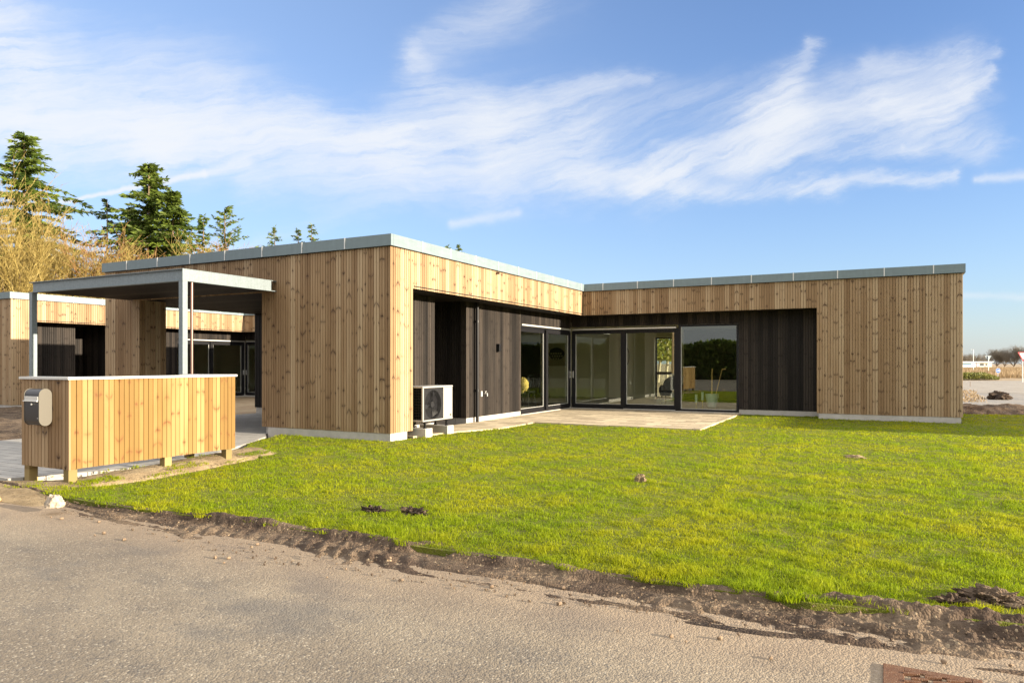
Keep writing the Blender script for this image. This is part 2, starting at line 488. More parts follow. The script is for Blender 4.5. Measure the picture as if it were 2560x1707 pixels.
# ------------------------------------------------------------------ mesh helpers
class MB:
    def __init__(s):
        s.v, s.f, s.uv, s.bid, s.mi = [], [], [], [], []

    def face(s, pts, uvs=None, bid=0.0, mi=0):
        n = len(s.v)
        s.v.extend(pts)
        s.f.append(tuple(range(n, n + len(pts))))
        s.uv.extend(uvs if uvs else [(0.0, p[2]) for p in pts])
        s.bid.append(bid)
        s.mi.append(mi)

    def box(s, x0, x1, y0, y1, z0, z1, bid=0.0, mi=0):
        P = lambda i, j, k: ((x0, x1)[i], (y0, y1)[j], (z0, z1)[k])
        for q in (((0, 0, 0), (1, 0, 0), (1, 0, 1), (0, 0, 1)), ((1, 1, 0), (0, 1, 0), (0, 1, 1), (1, 1, 1)),
                  ((0, 1, 0), (0, 0, 0), (0, 0, 1), (0, 1, 1)), ((1, 0, 0), (1, 1, 0), (1, 1, 1), (1, 0, 1)),
                  ((0, 0, 1), (1, 0, 1), (1, 1, 1), (0, 1, 1)), ((0, 1, 0), (1, 1, 0), (1, 0, 0), (0, 0, 0))):
            s.face([P(*c) for c in q], None, bid, mi)
        return s

    def tube(s, p, q, r0, r1=None, n=10, caps=True, bid=0.0, mi=0):
        r1 = r0 if r1 is None else r1
        p, q = Vector(p), Vector(q)
        d = (q - p).normalized()
        a = d.orthogonal().normalized()
        b = d.cross(a)
        A = [p + (a * math.cos(t) + b * math.sin(t)) * r0 for t in [2 * math.pi * i / n for i in range(n)]]
        B = [q + (a * math.cos(t) + b * math.sin(t)) * r1 for t in [2 * math.pi * i / n for i in range(n)]]
        for i in range(n):
            j = (i + 1) % n
            s.face([tuple(A[i]), tuple(A[j]), tuple(B[j]), tuple(B[i])], None, bid, mi)
        if caps:
            s.face([tuple(x) for x in reversed(A)], None, bid, mi)
            s.face([tuple(x) for x in B], None, bid, mi)
        return s

    def prism(s, outline, axis, t0, t1, mi=0):
        """outline: list of 2D points; axis 0 extrudes along x (pts are y,z), 1 along y (x,z), 2 along z (x,y)"""
        def P(a, t):
            return {0: (t, a[0], a[1]), 1: (a[0], t, a[1]), 2: (a[0], a[1], t)}[axis]
        n = len(outline)
        s.face([P(a, t0) for a in outline], None, 0.0, mi)
        s.face([P(a, t1) for a in reversed(outline)], None, 0.0, mi)
        for i in range(n):
            j = (i + 1) % n
            s.face([P(outline[i], t0), P(outline[i], t1), P(outline[j], t1), P(outline[j], t0)], None, 0.0, mi)
        return s

    def build(s, name, mats, parent=None, smooth=False, bevel=0.0, off=(0, 0, 0)):
        me = bpy.data.meshes.new(name)
        ox, oy, oz = off
        me.from_pydata([(x - ox, y - oy, z - oz) for x, y, z in s.v], [], s.f)
        uvl = me.uv_layers.new(name='UVMap')
        uvl.data.foreach_set('uv', np.array(s.uv, dtype=np.float32).ravel())
        at = me.attributes.new('bid', 'FLOAT', 'FACE')
        at.data.foreach_set('value', np.array(s.bid, dtype=np.float32))
        mats = mats if isinstance(mats, (list, tuple)) else [mats]
        for m in mats:
            me.materials.append(m)
        if len(mats) > 1:
            me.polygons.foreach_set('material_index', s.mi)
        if smooth:
            import bmesh
            bm = bmesh.new()
            bm.from_mesh(me)
            bmesh.ops.remove_doubles(bm, verts=bm.verts, dist=1e-5)
            bm.to_mesh(me)
            bm.free()
            me.shade_smooth()
            me.set_sharp_from_angle(angle=R(40))
        o = bpy.data.objects.new(name, me)
        COL.objects.link(o)
        if parent:
            o.parent = parent
        if bevel:
            import bmesh
            bm = bmesh.new()
            bm.from_mesh(me)
            bmesh.ops.remove_doubles(bm, verts=bm.verts, dist=1e-5)
            bm.to_mesh(me)
            bm.free()
            bv = o.modifiers.new('bevel', 'BEVEL')
            bv.width = bevel
            bv.segments = 2
            bv.limit_method = 'ANGLE'
        return o


def npmesh(name, verts, faces_flat, counts, mat, rnd=None, parent=None):
    """fast mesh from numpy arrays; rnd = value per face"""
    me = bpy.data.meshes.new(name)
    nv, nf, nl = len(verts), len(counts), len(faces_flat)
    me.vertices.add(nv)
    me.vertices.foreach_set('co', np.ascontiguousarray(verts, dtype=np.float32).ravel())
    me.loops.add(nl)
    me.loops.foreach_set('vertex_index', np.ascontiguousarray(faces_flat, dtype=np.int32))
    me.polygons.add(nf)
    starts = np.concatenate([[0], np.cumsum(counts)[:-1]]).astype(np.int32)
    me.polygons.foreach_set('loop_start', starts)
    me.update(calc_edges=True)
    if rnd is not None:
        at = me.attributes.new('rnd', 'FLOAT', 'FACE')
        at.data.foreach_set('value', np.ascontiguousarray(rnd, dtype=np.float32))
    me.materials.append(mat)
    o = bpy.data.objects.new(name, me)
    COL.objects.link(o)
    if parent:
        o.parent = parent
    return o


def thing(name, label, cat, loc=(0, 0, 0), group=None):
    o = bpy.data.objects.new(name, None)
    o.empty_display_size = 0.2
    COL.objects.link(o)
    o.location = loc
    tag(o, label, cat, group)
    return o


def tag(o, label=None, cat=None, group=None, kind=None):
    if label:
        o['label'] = label
    if cat:
        o['category'] = cat
    if group:
        o['group'] = group
    if kind:
        o['kind'] = kind
    return o


SEED = [0]


def clad(mb, x, y, ux, uy, length, z0, z1, nx, ny, pitch=0.0625, gap=0.0105, thick=0.022, jit=0.0015):
    """vertical boards; nominal wall plane is the face of the boards"""
    n = max(2, int(round(length / pitch / 2)) * 2)
    p = length / n
    base = SEED[0]
    SEED[0] += n + 10
    rr = random.Random(base)
    for i in range(n):
        a, b = i * p + gap * .5, (i + 1) * p - gap * .5
        if i == 0:
            a = 0.0
        if i == n - 1:
            b = length
        pm = (i // 2 * 2 + 1) * p
        d = rr.uniform(-jit, jit) - jit
        zb = z0 + rr.uniform(-.002, .002)
        c = .003                                   # small chamfer on the board edge
        def P(t, off, z):
            return (x + ux * t + nx * off, y + uy * t + ny * off, z)
        bid = base + i
        prof = [(a, -thick), (a, d - c), (a + c, d), (b - c, d), (b, d - c), (b, -thick)]
        for k in range(5):
            (t0, o0), (t1, o1) = prof[k], prof[k + 1]
            mb.face([P(t0, o0, zb), P(t1, o1, zb), P(t1, o1, z1), P(t0, o0, z1)],
                    [(t0 - pm, zb), (t1 - pm, zb), (t1 - pm, z1), (t0 - pm, z1)], bid)
        mb.face([P(t, o, zb) for t, o in prof], [(t - pm, zb) for t, o in prof], bid)
    mb.face([(x - nx * thick, y - ny * thick, z0), (x + ux * length - nx * thick, y + uy * length - ny * thick, z0),
             (x + ux * length - nx * thick, y + uy * length - ny * thick, z1), (x - nx * thick, y - ny * thick, z1)], None, base)


def gridmesh(name, pts, mat, parent=None, smooth=True):
    """pts: (n,m,3) numpy array"""
    n, m_, _ = pts.shape
    idx = np.arange(n * m_).reshape(n, m_)
    q = np.stack([idx[:-1, :-1], idx[1:, :-1], idx[1:, 1:], idx[:-1, 1:]], -1).reshape(-1)
    o = npmesh(name, pts.reshape(-1, 3), q, np.full(len(q) // 4, 4), mat, None, parent)
    if smooth:
        o.data.shade_smooth()
    return o


def fbm(x, y, sc, oct_=4, seed=0.0):
    v, a, tot = 0.0, 1.0, 0.0
    for k in range(oct_):
        v += a * mnoise.noise((x * sc + seed, y * sc - seed * .7, seed * 1.3))
        tot += a
        a *= .55
        sc *= 2.1
    return v / tot


# ------------------------------------------------------------------ the houses
def wloc(o):
    v = Vector((0, 0, 0))
    while o:
        v += Vector(o.location)
        o = o.parent
    return v


def wallbox(wall, c0):
    """box writer in wall coordinates: t along the wall, n outwards from plane c0, z"""
    if wall == 'Y':                                   # wall faces -Y
        return lambda mb, t0, t1, n0, n1, z0, z1, mi=0: mb.box(t0, t1, c0 - n1, c0 - n0, z0, z1, 0, mi)
    return lambda mb, t0, t1, n0, n1, z0, z1, mi=0: mb.box(c0 + n0, c0 + n1, t0, t1, z0, z1, 0, mi)


def leaf(house, name, W, t0, t1, z0, z1, st_l, st_r, rt, rb, n0, n1, handle=None, bead_side='l'):
    """one glazed leaf: frame (part), pane and handle (sub-parts)"""
    mb = MB()
    W(mb, t0, t0 + st_l, n0, n1, z0, z1)
    W(mb, t1 - st_r, t1, n0, n1, z0, z1)
    W(mb, t0 + st_l, t1 - st_r, n0, n1 - .002, z1 - rt, z1)
    W(mb, t0 + st_l, t1 - st_r, n0, n1 - .002, z0, z0 + rb)
    # pale spacer bars at the glass edge
    a, b = t0 + st_l, t1 - st_r
    nm = (n0 + n1) / 2
    if 'l' in bead_side:
        W(mb, a + .001, a + .016, nm - .012, nm + .012, z0 + rb + .001, z1 - rt - .001, 1)
    if 'r' in bead_side:
        W(mb, b - .016, b - .001, nm - .012, nm + .012, z0 + rb + .001, z1 - rt - .001, 1)
    W(mb, a + .017, b - .017, nm - .012, nm + .012, z0 + rb + .001, z0 + rb + .012, 1)
    fr = mb.build(name, [BLACKM, ALU], house)
    pm = MB()
    W(pm, a - .005, b + .005, nm - .004, nm + .004, z0 + rb - .005, z1 - rt + .005)
    pm.build('pane', GLASS, fr)
    if handle is not None:
        hm = MB()
        W(hm, handle - .012, handle + .012, n1, n1 + .004, .93, 1.14)
        W(hm, handle - .008, handle + .008, n1 + .004, n1 + .03, .95, .98)
        W(hm, handle - .008, handle + .008, n1 + .004, n1 + .03, 1.09, 1.12)
        W(hm, handle - .009, handle + .009, n1 + .03, n1 + .042, .95, 1.12)
        hm.build('handle', ALU, fr)
    return fr


def fascia_run(mb, wall, c0, t0, t1, z0, z1, start, sgn=1, pitch=1.01):
    """metal edge in one-metre lengths; returns the joint cover strips too"""
    W = wallbox(wall, c0)
    joints = [start + k * pitch for k in range(60)] if sgn > 0 else [start - k * pitch for k in range(60)]
    cuts = sorted([t0, t1] + [j for j in joints if t0 + .06 < j < t1 - .06])
    for a, b in zip(cuts[:-1], cuts[1:]):
        W(mb, a + .001, b - .001, -.02, .05, z0, z1)
    for j in cuts[1:-1]:
        W(mb, j - .011, j + .011, .051, .057, z0 + .004, z1 + .003, 1)


def build_house(label, loc, full=True):
    H = thing('timber_house', label, 'house', loc)
    ZB, ZC, ZF0, ZF1, ZO = .134, 3.425, 3.434, 3.636, 2.747
    RC = .65
    # --- timber walls
    mb = MB()
    clad(mb, -3.118, 0, 1, 0, 3.118, ZB, ZC, 0, -1)
    clad(mb, -6.83, 0, 1, 0, 3.71, ZO + .003, ZC, 0, -1)
    clad(mb, -8.04, 0, 1, 0, 1.20, ZB, ZC, 0, -1)
    clad(mb, -6.84, .0235, 0, 1, .64, ZB, ZO + .06, 1, 0)
    mb.build('timber_wall', WOOD, H)
    mb = MB()
    clad(mb, 0, .0235, 0, 1, .65, ZB, ZC, 1, 0)
    clad(mb, 0, .674, 0, 1, 9.053 - .674, ZO, ZC, 1, 0)
    mb.build('timber_wall', WOOD, H)
    mb = MB()
    clad(mb, .002, 9.053, 1, 0, 6.207, ZO, ZC, 0, -1)
    clad(mb, 6.209, 9.053, 1, 0, 3.071, ZB, ZC, 0, -1)
    mb.build('timber_wall', WOOD, H)
    mb = MB()
    clad(mb, 9.28, 9.0765, 0, 1, 6.5, ZB, ZC, 1, 0, pitch=.125)
    mb.build('timber_wall', WOOD, H)
    mb = MB()
    clad(mb, -8.04, .05, 0, 1, 4.3, ZO, ZC, -1, 0, pitch=.125)
    clad(mb, -8.04, 4.375, 0, 1, 4.6, ZB, ZC, -1, 0, pitch=.125)
    clad(mb, -8.04, 14.2, 0, 1, 1.37, ZB, ZC, -1, 0, pitch=.125)
    clad(mb, -8.04, 8.98, 0, 1, 5.215, 2.42, ZC, -1, 0, pitch=.125)
    mb.build('timber_wall', WOOD, H)
    # back wall with the tall window opening
    mb = MB()
    bw0, bw1 = .27, .91
    clad(mb, -8.01, 15.58, 1, 0, bw0 + 8.01, ZB, ZC, 0, 1, pitch=.125)
    clad(mb, bw1, 15.58, 1, 0, 4.3 - bw1, ZB, ZC, 0, 1, pitch=.125)
    clad(mb, 5.9, 15.58, 1, 0, 3.36, ZB, ZC, 0, 1, pitch=.125)
    clad(mb, 4.302, 15.58, 1, 0, 1.596, 2.42, ZC, 0, 1, pitch=.125)
    clad(mb, bw0 + .002, 15.58, 1, 0, bw1 - bw0 - .004, 2.31, ZC, 0, 1, pitch=.125)
    mb.build('timber_wall', WOOD, H)
    # --- black recessed walls
    mb = MB()
    clad(mb, -RC, .676, 0, 1, 1.69, ZB, ZO + .02, 1, 0)
    clad(mb, -RC, 3.64, 0, 1, 6.36 - 3.64, ZB, ZO + .02, 1, 0)
    clad(mb, -RC, 6.362, 0, 1, 9.703 - 6.362, 2.40, ZO + .02, 1, 0)
    clad(mb, -2.3, 3.64, 1, 0, 2.3 - RC - .024, ZB, ZO + .02, 0, -1)
    clad(mb, -2.3, 2.36, 0, 1, 1.278, ZB, ZO + .02, 1, 0)
    clad(mb, -RC - .03, 2.366, -1, 0, 1.62, ZB, ZO + .02, 0, 1)
    mb.build('black_timber_wall', DARK, H)
    mb = MB()
    clad(mb, -RC + .002, 9.703, 1, 0, 4.22 + RC, 2.445, ZO + .02, 0, -1)
    clad(mb, 4.222, 9.703, 1, 0, 6.209 - 4.222, ZB, ZO + .02, 0, -1)
    clad(mb, 6.209, 9.08, 0, 1, .62, ZB, ZO + .02, -1, 0)
    mb.build('black_timber_wall', DARK, H)
    mb = MB()
    clad(mb, -8.04, 4.35, 1, 0, 4.9, ZB, ZO + .02, 0, -1)
    clad(mb, -3.118, .024, 0, 1, 4.32, ZB, ZO + .02, -1, 0)
    mb.box(-8.0, -6.87, .64, .66, ZB, ZO)
    mb.build('black_timber_wall', DARK, H)
    # --- soffits
    mb = MB()
    for k in range(7):
        mb.box(-RC + .005 + k * .09, -RC + .091 + k * .09, .68, 9.69, ZO + .006, ZO + .028, k)
    for k in range(7):
        mb.box(.003, 6.2, 9.075 + k * .09, 9.161 + k * .09, ZO + .006, ZO + .028, k + 20)
    mb.box(-RC, 0, .7, 9.7, ZO + .03, ZO + .05)
    mb.box(0.001, 6.2, 9.08, 9.7, ZO + .03, ZO + .05)
    mb.box(-2.3, -RC - .001, 2.37, 3.63, ZO + .01, ZO + .03)
    mb.build('soffit', DARK, H)
    mb = MB()
    for k in range(48):
        mb.box(-8.01, -3.145, .03 + k * .09, .114 + k * .09, ZO + .012, ZO + .032, k)
    mb.box(-8.01, -3.145, .03, 4.33, ZO + .034, ZO + .06)
    mb.build('soffit', DARK, H)
    # --- plinth
    mb = MB()
    mb.box(-2.965, -.012, .012, .507, -.25, ZB - .003)
    mb.build('plinth', CONC, H)
    mb = MB()
    mb.box(-8.0, -6.9, .012, .6, -.25, ZB - .003)
    mb.build('plinth', CONC, H)
    mb = MB()
    mb.box(6.25, 9.25, 9.065, 15.5, -.25, ZB - .003)
    mb.build('plinth', CONC, H)
    mb = MB()
    mb.box(-.95, -RC - .012, .7, 2.35, -.25, ZB - .003)
    mb.box(-.95, -RC - .012, 3.655, 6.36, -.25, ZB - .003)
    mb.box(-2.3, -.96, 3.655, 4.0, -.25, ZB - .003)
    mb.box(4.23, 6.24, 9.715, 9.95, -.25, ZB - .003)
    mb.box(-RC - .3, -RC + .01, 6.37, 9.69, -.25, .045)
    mb.box(-RC + .012, 4.22, 9.69, 9.95, -.25, .045)
    mb.box(-8.0, -3.13, 4.365, 4.6, -.25, ZB - .003)
    mb.box(-3.1, -2.97, .1, 4.36, -.25, ZB - .003)
    mb.build('plinth', CONC, H)
    # --- roof and metal edge
    mb = MB()
    mb.box(-8.0, -.03, .03, 15.53, 3.43, 3.60)
    mb.box(-.029, 9.25, 9.09, 15.53, 3.43, 3.60)
    mb.build('roof', ROOFF, H)
    mb = MB()
    fascia_run(mb, 'Y', 0, -8.09, .05, ZF0, ZF1, -.99, -1, 1.035)
    fascia_run(mb, 'X', 0, .021, 9.05 - .05, ZF0, ZF1, .90, 1, .985)
    fascia_run(mb, 'Y', 9.053, .051, 9.33, ZF0, ZF1, .62, 1, 1.01)
    fascia_run(mb, 'X', 9.28, 9.075, 15.6, ZF0, ZF1, 9.9)
    mb.box(-8.09, 9.28, 15.56, 15.63, ZF0, ZF1)
    mb.box(-8.09, -8.02, .022, 15.55, ZF0, ZF1)
    mb.build('metal_roof_edge', [ZINC, ALU], H)
    # shadow gap board under the metal edge
    mb = MB()
    mb.box(-8.06, .02, -.018, .03, ZC + .001, ZF0 - .001)
    mb.box(-.02, .019, .032, 9.03, ZC + .001, ZF0 - .001)
    mb.box(.02, 9.30, 9.035, 9.09, ZC + .001, ZF0 - .001)
    mb.build('edge_batten', BLACKM, H)
    # --- glazing: garden side under the gable wing (faces +X)
    WX = wallbox('X', -RC)
    mb = MB()
    WX(mb, 6.36, 9.66, -.10, -.02, 2.30, 2.345)
    WX(mb, 6.40, 9.64, -.03, .018, 2.352, 2.392, 1)
    WX(mb, 6.36, 9.66, -.10, -.02, .046, .085)
    WX(mb, 9.655, 9.672, -.03, .012, .046, 2.39, 1)
    mb.build('door_frame', [BLACKM, ALU], H)
    leaf(H, 'sliding_door', WX, 6.365, 8.03, .086, 2.298, .03, .16, .10, .09, -.10, -.045, None, 'r')
    leaf(H, 'sliding_door', WX, 7.90, 9.64, .087, 2.297, .13, .16, .10, .09, -.04, .012, 9.58, 'lr')
    # --- glazing: garden side of the cross wing (faces -Y)
    WY = wallbox('Y', 9.703)
    mb = MB()
    WY(mb, -RC + .03, 2.60, -.10, -.02, 2.30, 2.345)
    WY(mb, -RC + .05, 2.53, -.03, .018, 2.352, 2.392, 1)
    WY(mb, -RC + .03, 2.60, -.10, -.02, .046, .085)
    WY(mb, 1.0, 2.5, -.03, .04, .047, .063, 1)
    WY(mb, 2.545, 2.60, -.10, -.01, .086, 2.299)
    mb.build('door_frame', [BLACKM, ALU], H)
    leaf(H, 'sliding_door', WY, -RC + .032, 1.05, .086, 2.298, .115, .14, .06, .085, -.04, .012, -.57, 'l')
    leaf(H, 'sliding_door', WY, 1.00, 2.543, .087, 2.297, .06, .085, .055, .10, -.10, -.045, None, 'l')
    leaf(H, 'window', WY, 2.602, 4.215, .05, 2.44, .055, .05, .05, .05, -.08, .008, None, 'l')
    # --- tall window in the back wall
    WB = lambda m_, t0, t1, n0, n1, z0, z1, mi=0: m_.box(t0, t1, 15.5 + n0, 15.5 + n1, z0, z1, 0, mi)
    leaf(H, 'window', WB, bw0, bw1, 1.0, 2.31, .04, .04, .04, .05, 0, .06, None, '')
    leaf(H, 'window', WB, bw0, bw1, .09, .998, .04, .04, .04, .05, 0, .06, None, '')
    leaf(H, 'window', WB, 4.31, 5.89, .09, 2.41, .05, .05, .05, .05, 0, .06, None, '')  # unseen rear window, added to let more light into the rooms
    WL = wallbox('X', -8.0)
    leaf(H, 'window', WL, 8.99, 14.19, .09, 2.41, .05, .05, .05, .05, -.06, 0, None, '')  # unseen west window, added for interior light
    # --- inner shell
    mb = MB()
    mb.box(-7.9, -RC - .04, 4.6, 15.45, .02, .085)
    mb.box(-RC - .04, 9.2, 9.76, 15.45, .02, .085)
    mb.build('interior_floor', FLOORI, H)
    mb = MB()
    mb.box(-7.9, -RC - .05, 4.42, 15.45, 2.56, 2.60)
    mb.box(-RC - .05, 9.2, 9.80, 15.45, 2.56, 2.60)
    mb.build('ceiling', PLASTER, H)
    mb = MB()
    mb.box(-7.9, bw0 - .002, 15.30, 15.45, .09, 2.56)
    mb.build('inner_wall', PLASTER, H)
    mb = MB()
    mb.box(bw1 + .002, 1.35, 15.30, 15.45, .09, 2.56)
    mb.build('inner_wall', PLASTER, H)
    mb = MB()
    mb.box(bw0 - .001, bw1 + .001, 15.30, 15.45, 2.31, 2.56)
    mb.build('inner_wall', PLASTER, H)
    mb = MB()
    mb.box(-6.0, -5.9, 6.01, 15.29, .09, 2.56)  # unseen partition, put in to bounce sunlight through the room
    mb.build('inner_wall', PLASTER, H)
    mb = MB()
    mb.build('inner_wall', PLASTER, H)
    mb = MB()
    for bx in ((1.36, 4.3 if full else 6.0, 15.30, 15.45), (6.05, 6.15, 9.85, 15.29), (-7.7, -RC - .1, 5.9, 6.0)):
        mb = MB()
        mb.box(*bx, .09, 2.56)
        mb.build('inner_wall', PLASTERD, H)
    mb = MB()
    mb.box(-5.15, -4.3, 15.27, 15.298, .09, 2.2)
    mb.build('interior_door', simple('dark_door_' + str(len(MATS)), (.04, .038, .03), .6), H)
    # --- small fittings
    mb = MB()
    x, y = -RC + .075, 4.0
    mb.tube((x, y, .03), (x, y, ZO), .038, n=12)
    dp = mb.build('downpipe', BLACKM, H, smooth=True)
    for z in (.72, 2.3):
        mb = MB()
        mb.tube((x, y, z), (x, y, z + .05), .047, n=12)
        mb.box(-RC + .002, x - .03, y - .012, y + .012, z + .01, z + .04)
        mb.build('pipe_bracket', BLACKM, dp)
    mb = MB()
    mb.box(-RC + .003, -RC + .09, 5.03, 5.12, 1.66, 1.84)
    mb.box(-RC + .004, -RC + .05, 5.045, 5.105, 1.641, 1.659)
    mb.build('wall_lamp', BLACKM, H, bevel=.004)
    mb = MB()
    mb.build('garden_tap', ALU, H) if False else None
    mb.tube((.0 - RC + .01, 4.42, .66), (-RC + .10, 4.42, .66), .014)
    mb.tube((-RC + .10, 4.42, .67), (-RC + .10, 4.42, .60), .012)
    mb.tube((-RC + .055, 4.42, .66), (-RC + .055, 4.42, .71), .008)
    mb.box(-RC + .04, -RC + .07, 4.39, 4.45, .71, .718)
    mb.build('garden_tap', ALU, H)
    mb = MB()
    mb.box(-RC + .002, -RC + .03, 4.25, 4.32, .60, .72)
    mb.build('socket_box', ALU, H)
    mb = MB()
    mb.tube((.004, 3.86, 3.385), (.075, 3.86, 3.375), .026, n=12)
    mb.build('spout', COPPER, H)
    # --- carport against the front wall
    YB, X0, X1, Z0, Z1 = -2.085, -7.204, -2.72, 2.752, 2.957
    mb = MB()
    mb.box(X0 + .06, X1 - .045, YB + .045, YB + .055, Z0 + .012, Z1 - .012)
    mb.box(X0, X1, YB, YB + .10, Z1 - .012, Z1)
    mb.box(X0, X1, YB, YB + .10, Z0, Z0 + .012)
    cb = mb.build('carport_beam', GALV, H)
    mb = MB()
    mb.box(X1 - .050, X1 - .040, YB + .101, -.002 - .10, Z0 + .012, Z1 - .012)
    mb.box(X1 - .039, X1 - .0005, YB + .0005, -.10, Z0 + .0125, Z1 - .0125) if False else None
    mb.box(X1 - .10, X1, YB + .101, -.002, Z1 - .012, Z1)
    mb.box(X1 - .10, X1, YB + .101, -.002, Z0, Z0 + .012)
    mb.box(X1 - .008, X1 - .002, YB + .002, -.14, Z0 + .0125, Z1 - .0125)
    mb.build('carport_beam', GALV, H)
    for (a, b) in ((X1 - .10, YB + .003), (X0 + .005, YB + .003)):
        mb = MB()
        mb.box(a, a + .098, b, b + .096, -.1, Z0 - .001)
        ps = mb.build('carport_post', GALV, H)
        mb = MB()
        mb.box(a - .04, a + .138, b - .04, b + .136, -.02, .012)
        mb.build('base_plate', GALV, ps)
    mb = MB()
    for k in range(22):
        mb.box(X0 + .05, X1 - .105, YB + .11 + k * .088, YB + .192 + k * .088, Z0 + .014, Z0 + .034, k)
    mb.box(X0 + .05, X1 - .105, YB + .105, -.03, Z0 + .036, Z1 - .02)
    mb.build('carport_ceiling', DARK, H)
    mb = MB()
    mb.tube((X1 - .06, -1.86, .0), (X1 - .06, -1.86, Z0 + .01), .026, n=12)
    mb.build('carport_downpipe', COPPER, H, smooth=True)
    return H


HOUSE = build_house('L-shaped flat-roofed timber house with black recessed garden front, standing beside the green lawn', (0, 0, 0))
NEIGH = build_house('neighbouring timber house half hidden behind the carport posts at the left', (-16.225, 2.254, -.06), False)

# unseen timber-clad block, added to cast the shadow across the right lawn
T = thing('shadow_block', 'unseen timber-clad garage standing on the plot beyond the right edge of the lawn', 'block', (24.5, 6.3, 0))
mb = MB()
mb.box(0, 7, 0, 7.0, -.1, .14)
mb.build('plinth', CONC, T)
mb = MB()
clad(mb, 0, -.02, 1, 0, 7, .14, 3.3, 0, -1, pitch=.125)
clad(mb, -.02, 7.0, 0, -1, 7, .14, 3.3, -1, 0, pitch=.125)
mb.box(.03, 6.97, .03, 6.97, .15, 3.29)
mb.build('timber_wall', WOOD, T)
mb = MB()
mb.box(-.06, 7.06, -.06, 7.06, 3.31, 3.52)
mb.build('metal_roof_edge', ZINC, T)

# ------------------------------------------------------------------ things at the house
# mailbox screen (clad bin store) -------------------------------------------------
F = thing('timber_bin_screen', 'long honey-coloured board screen with a grey metal cap standing on short posts by the driveway', 'screen', (-.455, -5.3, 0))


def L(o):
    return tuple(wloc(o))


mb = MB()
clad(mb, -.455, -5.2765, 0, 1, 2.30, .172, 1.183, 1, 0, pitch=.0625, gap=.0045)
mb.build('board_panel', WOODN, F, off=L(F))
mb = MB()
clad(mb, -1.389, -5.3, 1, 0, .934, .168, 1.183, 0, -1, pitch=.0625)
mb.build('board_panel', WOOD, F, off=L(F))['label'] = 'weathered brown end panel'
mb = MB()
clad(mb, -.48, -2.976, -1, 0, .90, .19, 1.183, 0, 1, pitch=.083)
clad(mb, -1.389, -2.98, 0, -1, .75, .19, 1.183, -1, 0, pitch=.083)
mb.build('board_panel', WOODN, F, off=L(F))
mb = MB()
mb.box(-.62, -.435, -5.32, -2.96, 1.185, 1.213)
mb.box(-1.41, -.621, -5.32, -5.14, 1.185, 1.213)
mb.box(-1.41, -.621, -3.14, -2.96, 1.185, 1.213)
mb.build('metal_cap', ALU, F, off=L(F))
for (px, py) in ((-.535, -5.235), (-1.31, -5.235), (-.535, -4.02), (-.535, -3.06), (-1.31, -3.06)):
    mb = MB()
    mb.box(px - .05, px + .05, py - .05, py + .05, -.12, 1.15, random.random() * 90)
    mb.v = [(x, y, z) for x, y, z in mb.v]
    mb.build('post', POSTW, F, off=L(F), bevel=.003)

# mailbox -------------------------------------------------------------------------
M = thing('mailbox', 'black mailbox with rounded ends and silver slot flap on the end of the board screen', 'mailbox', (-.915, -5.37, .87))
xa, xb, yf, yb_, z0, z1 = -1.06, -.775, -5.442, -5.303, .662, 1.079


def stadium(y0, y1, za, zb, n=9):
    r = (y1 - y0) / 2
    yc = (y0 + y1) / 2
    pts = []
    for k in range(n + 1):
        t = math.pi * k / n
        pts.append((yc + r * math.cos(t), zb - r + r * math.sin(t)))
    for k in range(n + 1):
        t = math.pi + math.pi * k / n
        pts.append((yc + r * math.cos(t), za + r + r * math.sin(t)))
    return pts


mb = MB()
mb.prism(stadium(yf, yb_, z0, z1), 0, xa, xb - .006)
mb.build('body', CHARM, M, smooth=True, off=L(M))
for a, b in ((xb - .005, xb + .006), (xa - .011, xa - .001)):
    mb = MB()
    mb.prism(stadium(yf - .004, yb_, z0 - .004, z1 + .004), 0, a, b)
    mb.build('side_plate', BEIGEM, M, off=L(M), bevel=.002)
mb = MB()
mb.box(xa + .004, xb - .012, yf - .007, yf + .02, .945, .995)
mb.box(xa - .002, xb - .010, yf - .022, yf - .006, .936, .947)
mb.build('slot_flap', ALU, M, off=L(M), bevel=.002)
mb = MB()
mb.tube((-.915, yf - .001, .905), (-.915, yf - .012, .905), .010, n=14)
mb.box(-.912, -.888, yf - .016, yf - .012, .901, .909)
mb.build('lock', ALU, M, off=L(M))
mb = MB()
mb.box(-.81, -.79, yf - .0035, yf + .01, .745, .751)
mb.build('badge', ALU, M, off=L(M))

# heat pump ------------------------------------------------------------------------
P = thing('heat_pump', 'grey outdoor heat pump unit with a black fan grille beside the gable corner', 'heat pump', (.0, 1.2, .12))
hx0, hx1, hy0, hy1, hz0, hz1 = -.18, .20, .70, 1.71, .295, .945
mb = MB()
mb.box(hx0, hx1 - .012, 1.40, hy1, hz0 + .03, hz1 - .035)
mb.box(hx1 - .0115, hx1, 1.385, hy1, hz0 + .03, hz1 - .035)
mb.build('casing', WHITEM, P, off=L(P), bevel=.004)
mb = MB()
mb.box(hx1 - .03, hx1 + .001, hy0, hy0 + .035, hz0 + .03, hz1 - .035)
mb.build('corner_strip', WHITEM, P, off=L(P), bevel=.004)
mb = MB()
mb.box(hx0 - .008, hx1 + .006, hy0 - .008, hy1 + .008, hz1 - .034, hz1)
mb.build('lid', WHITEM, P, off=L(P), bevel=.008)
mb = MB()
mb.box(hx0 - .004, hx1 + .004, hy0 - .004, hy1 + .004, hz0, hz0 + .029)
mb.build('base_tray', WHITEM, P, off=L(P), bevel=.004)
mb = MB()
mb.box(hx0 + .01, hx1 - .09, hy0 + .09, 1.38, hz0 + .03, hz1 - .04)
for k in range(9):
    yy = hx0 + .01 + k * .038
    mb.box(yy, yy + .006, hy0 + .004, hy0 + .088, hz0 + .03, hz1 - .04)
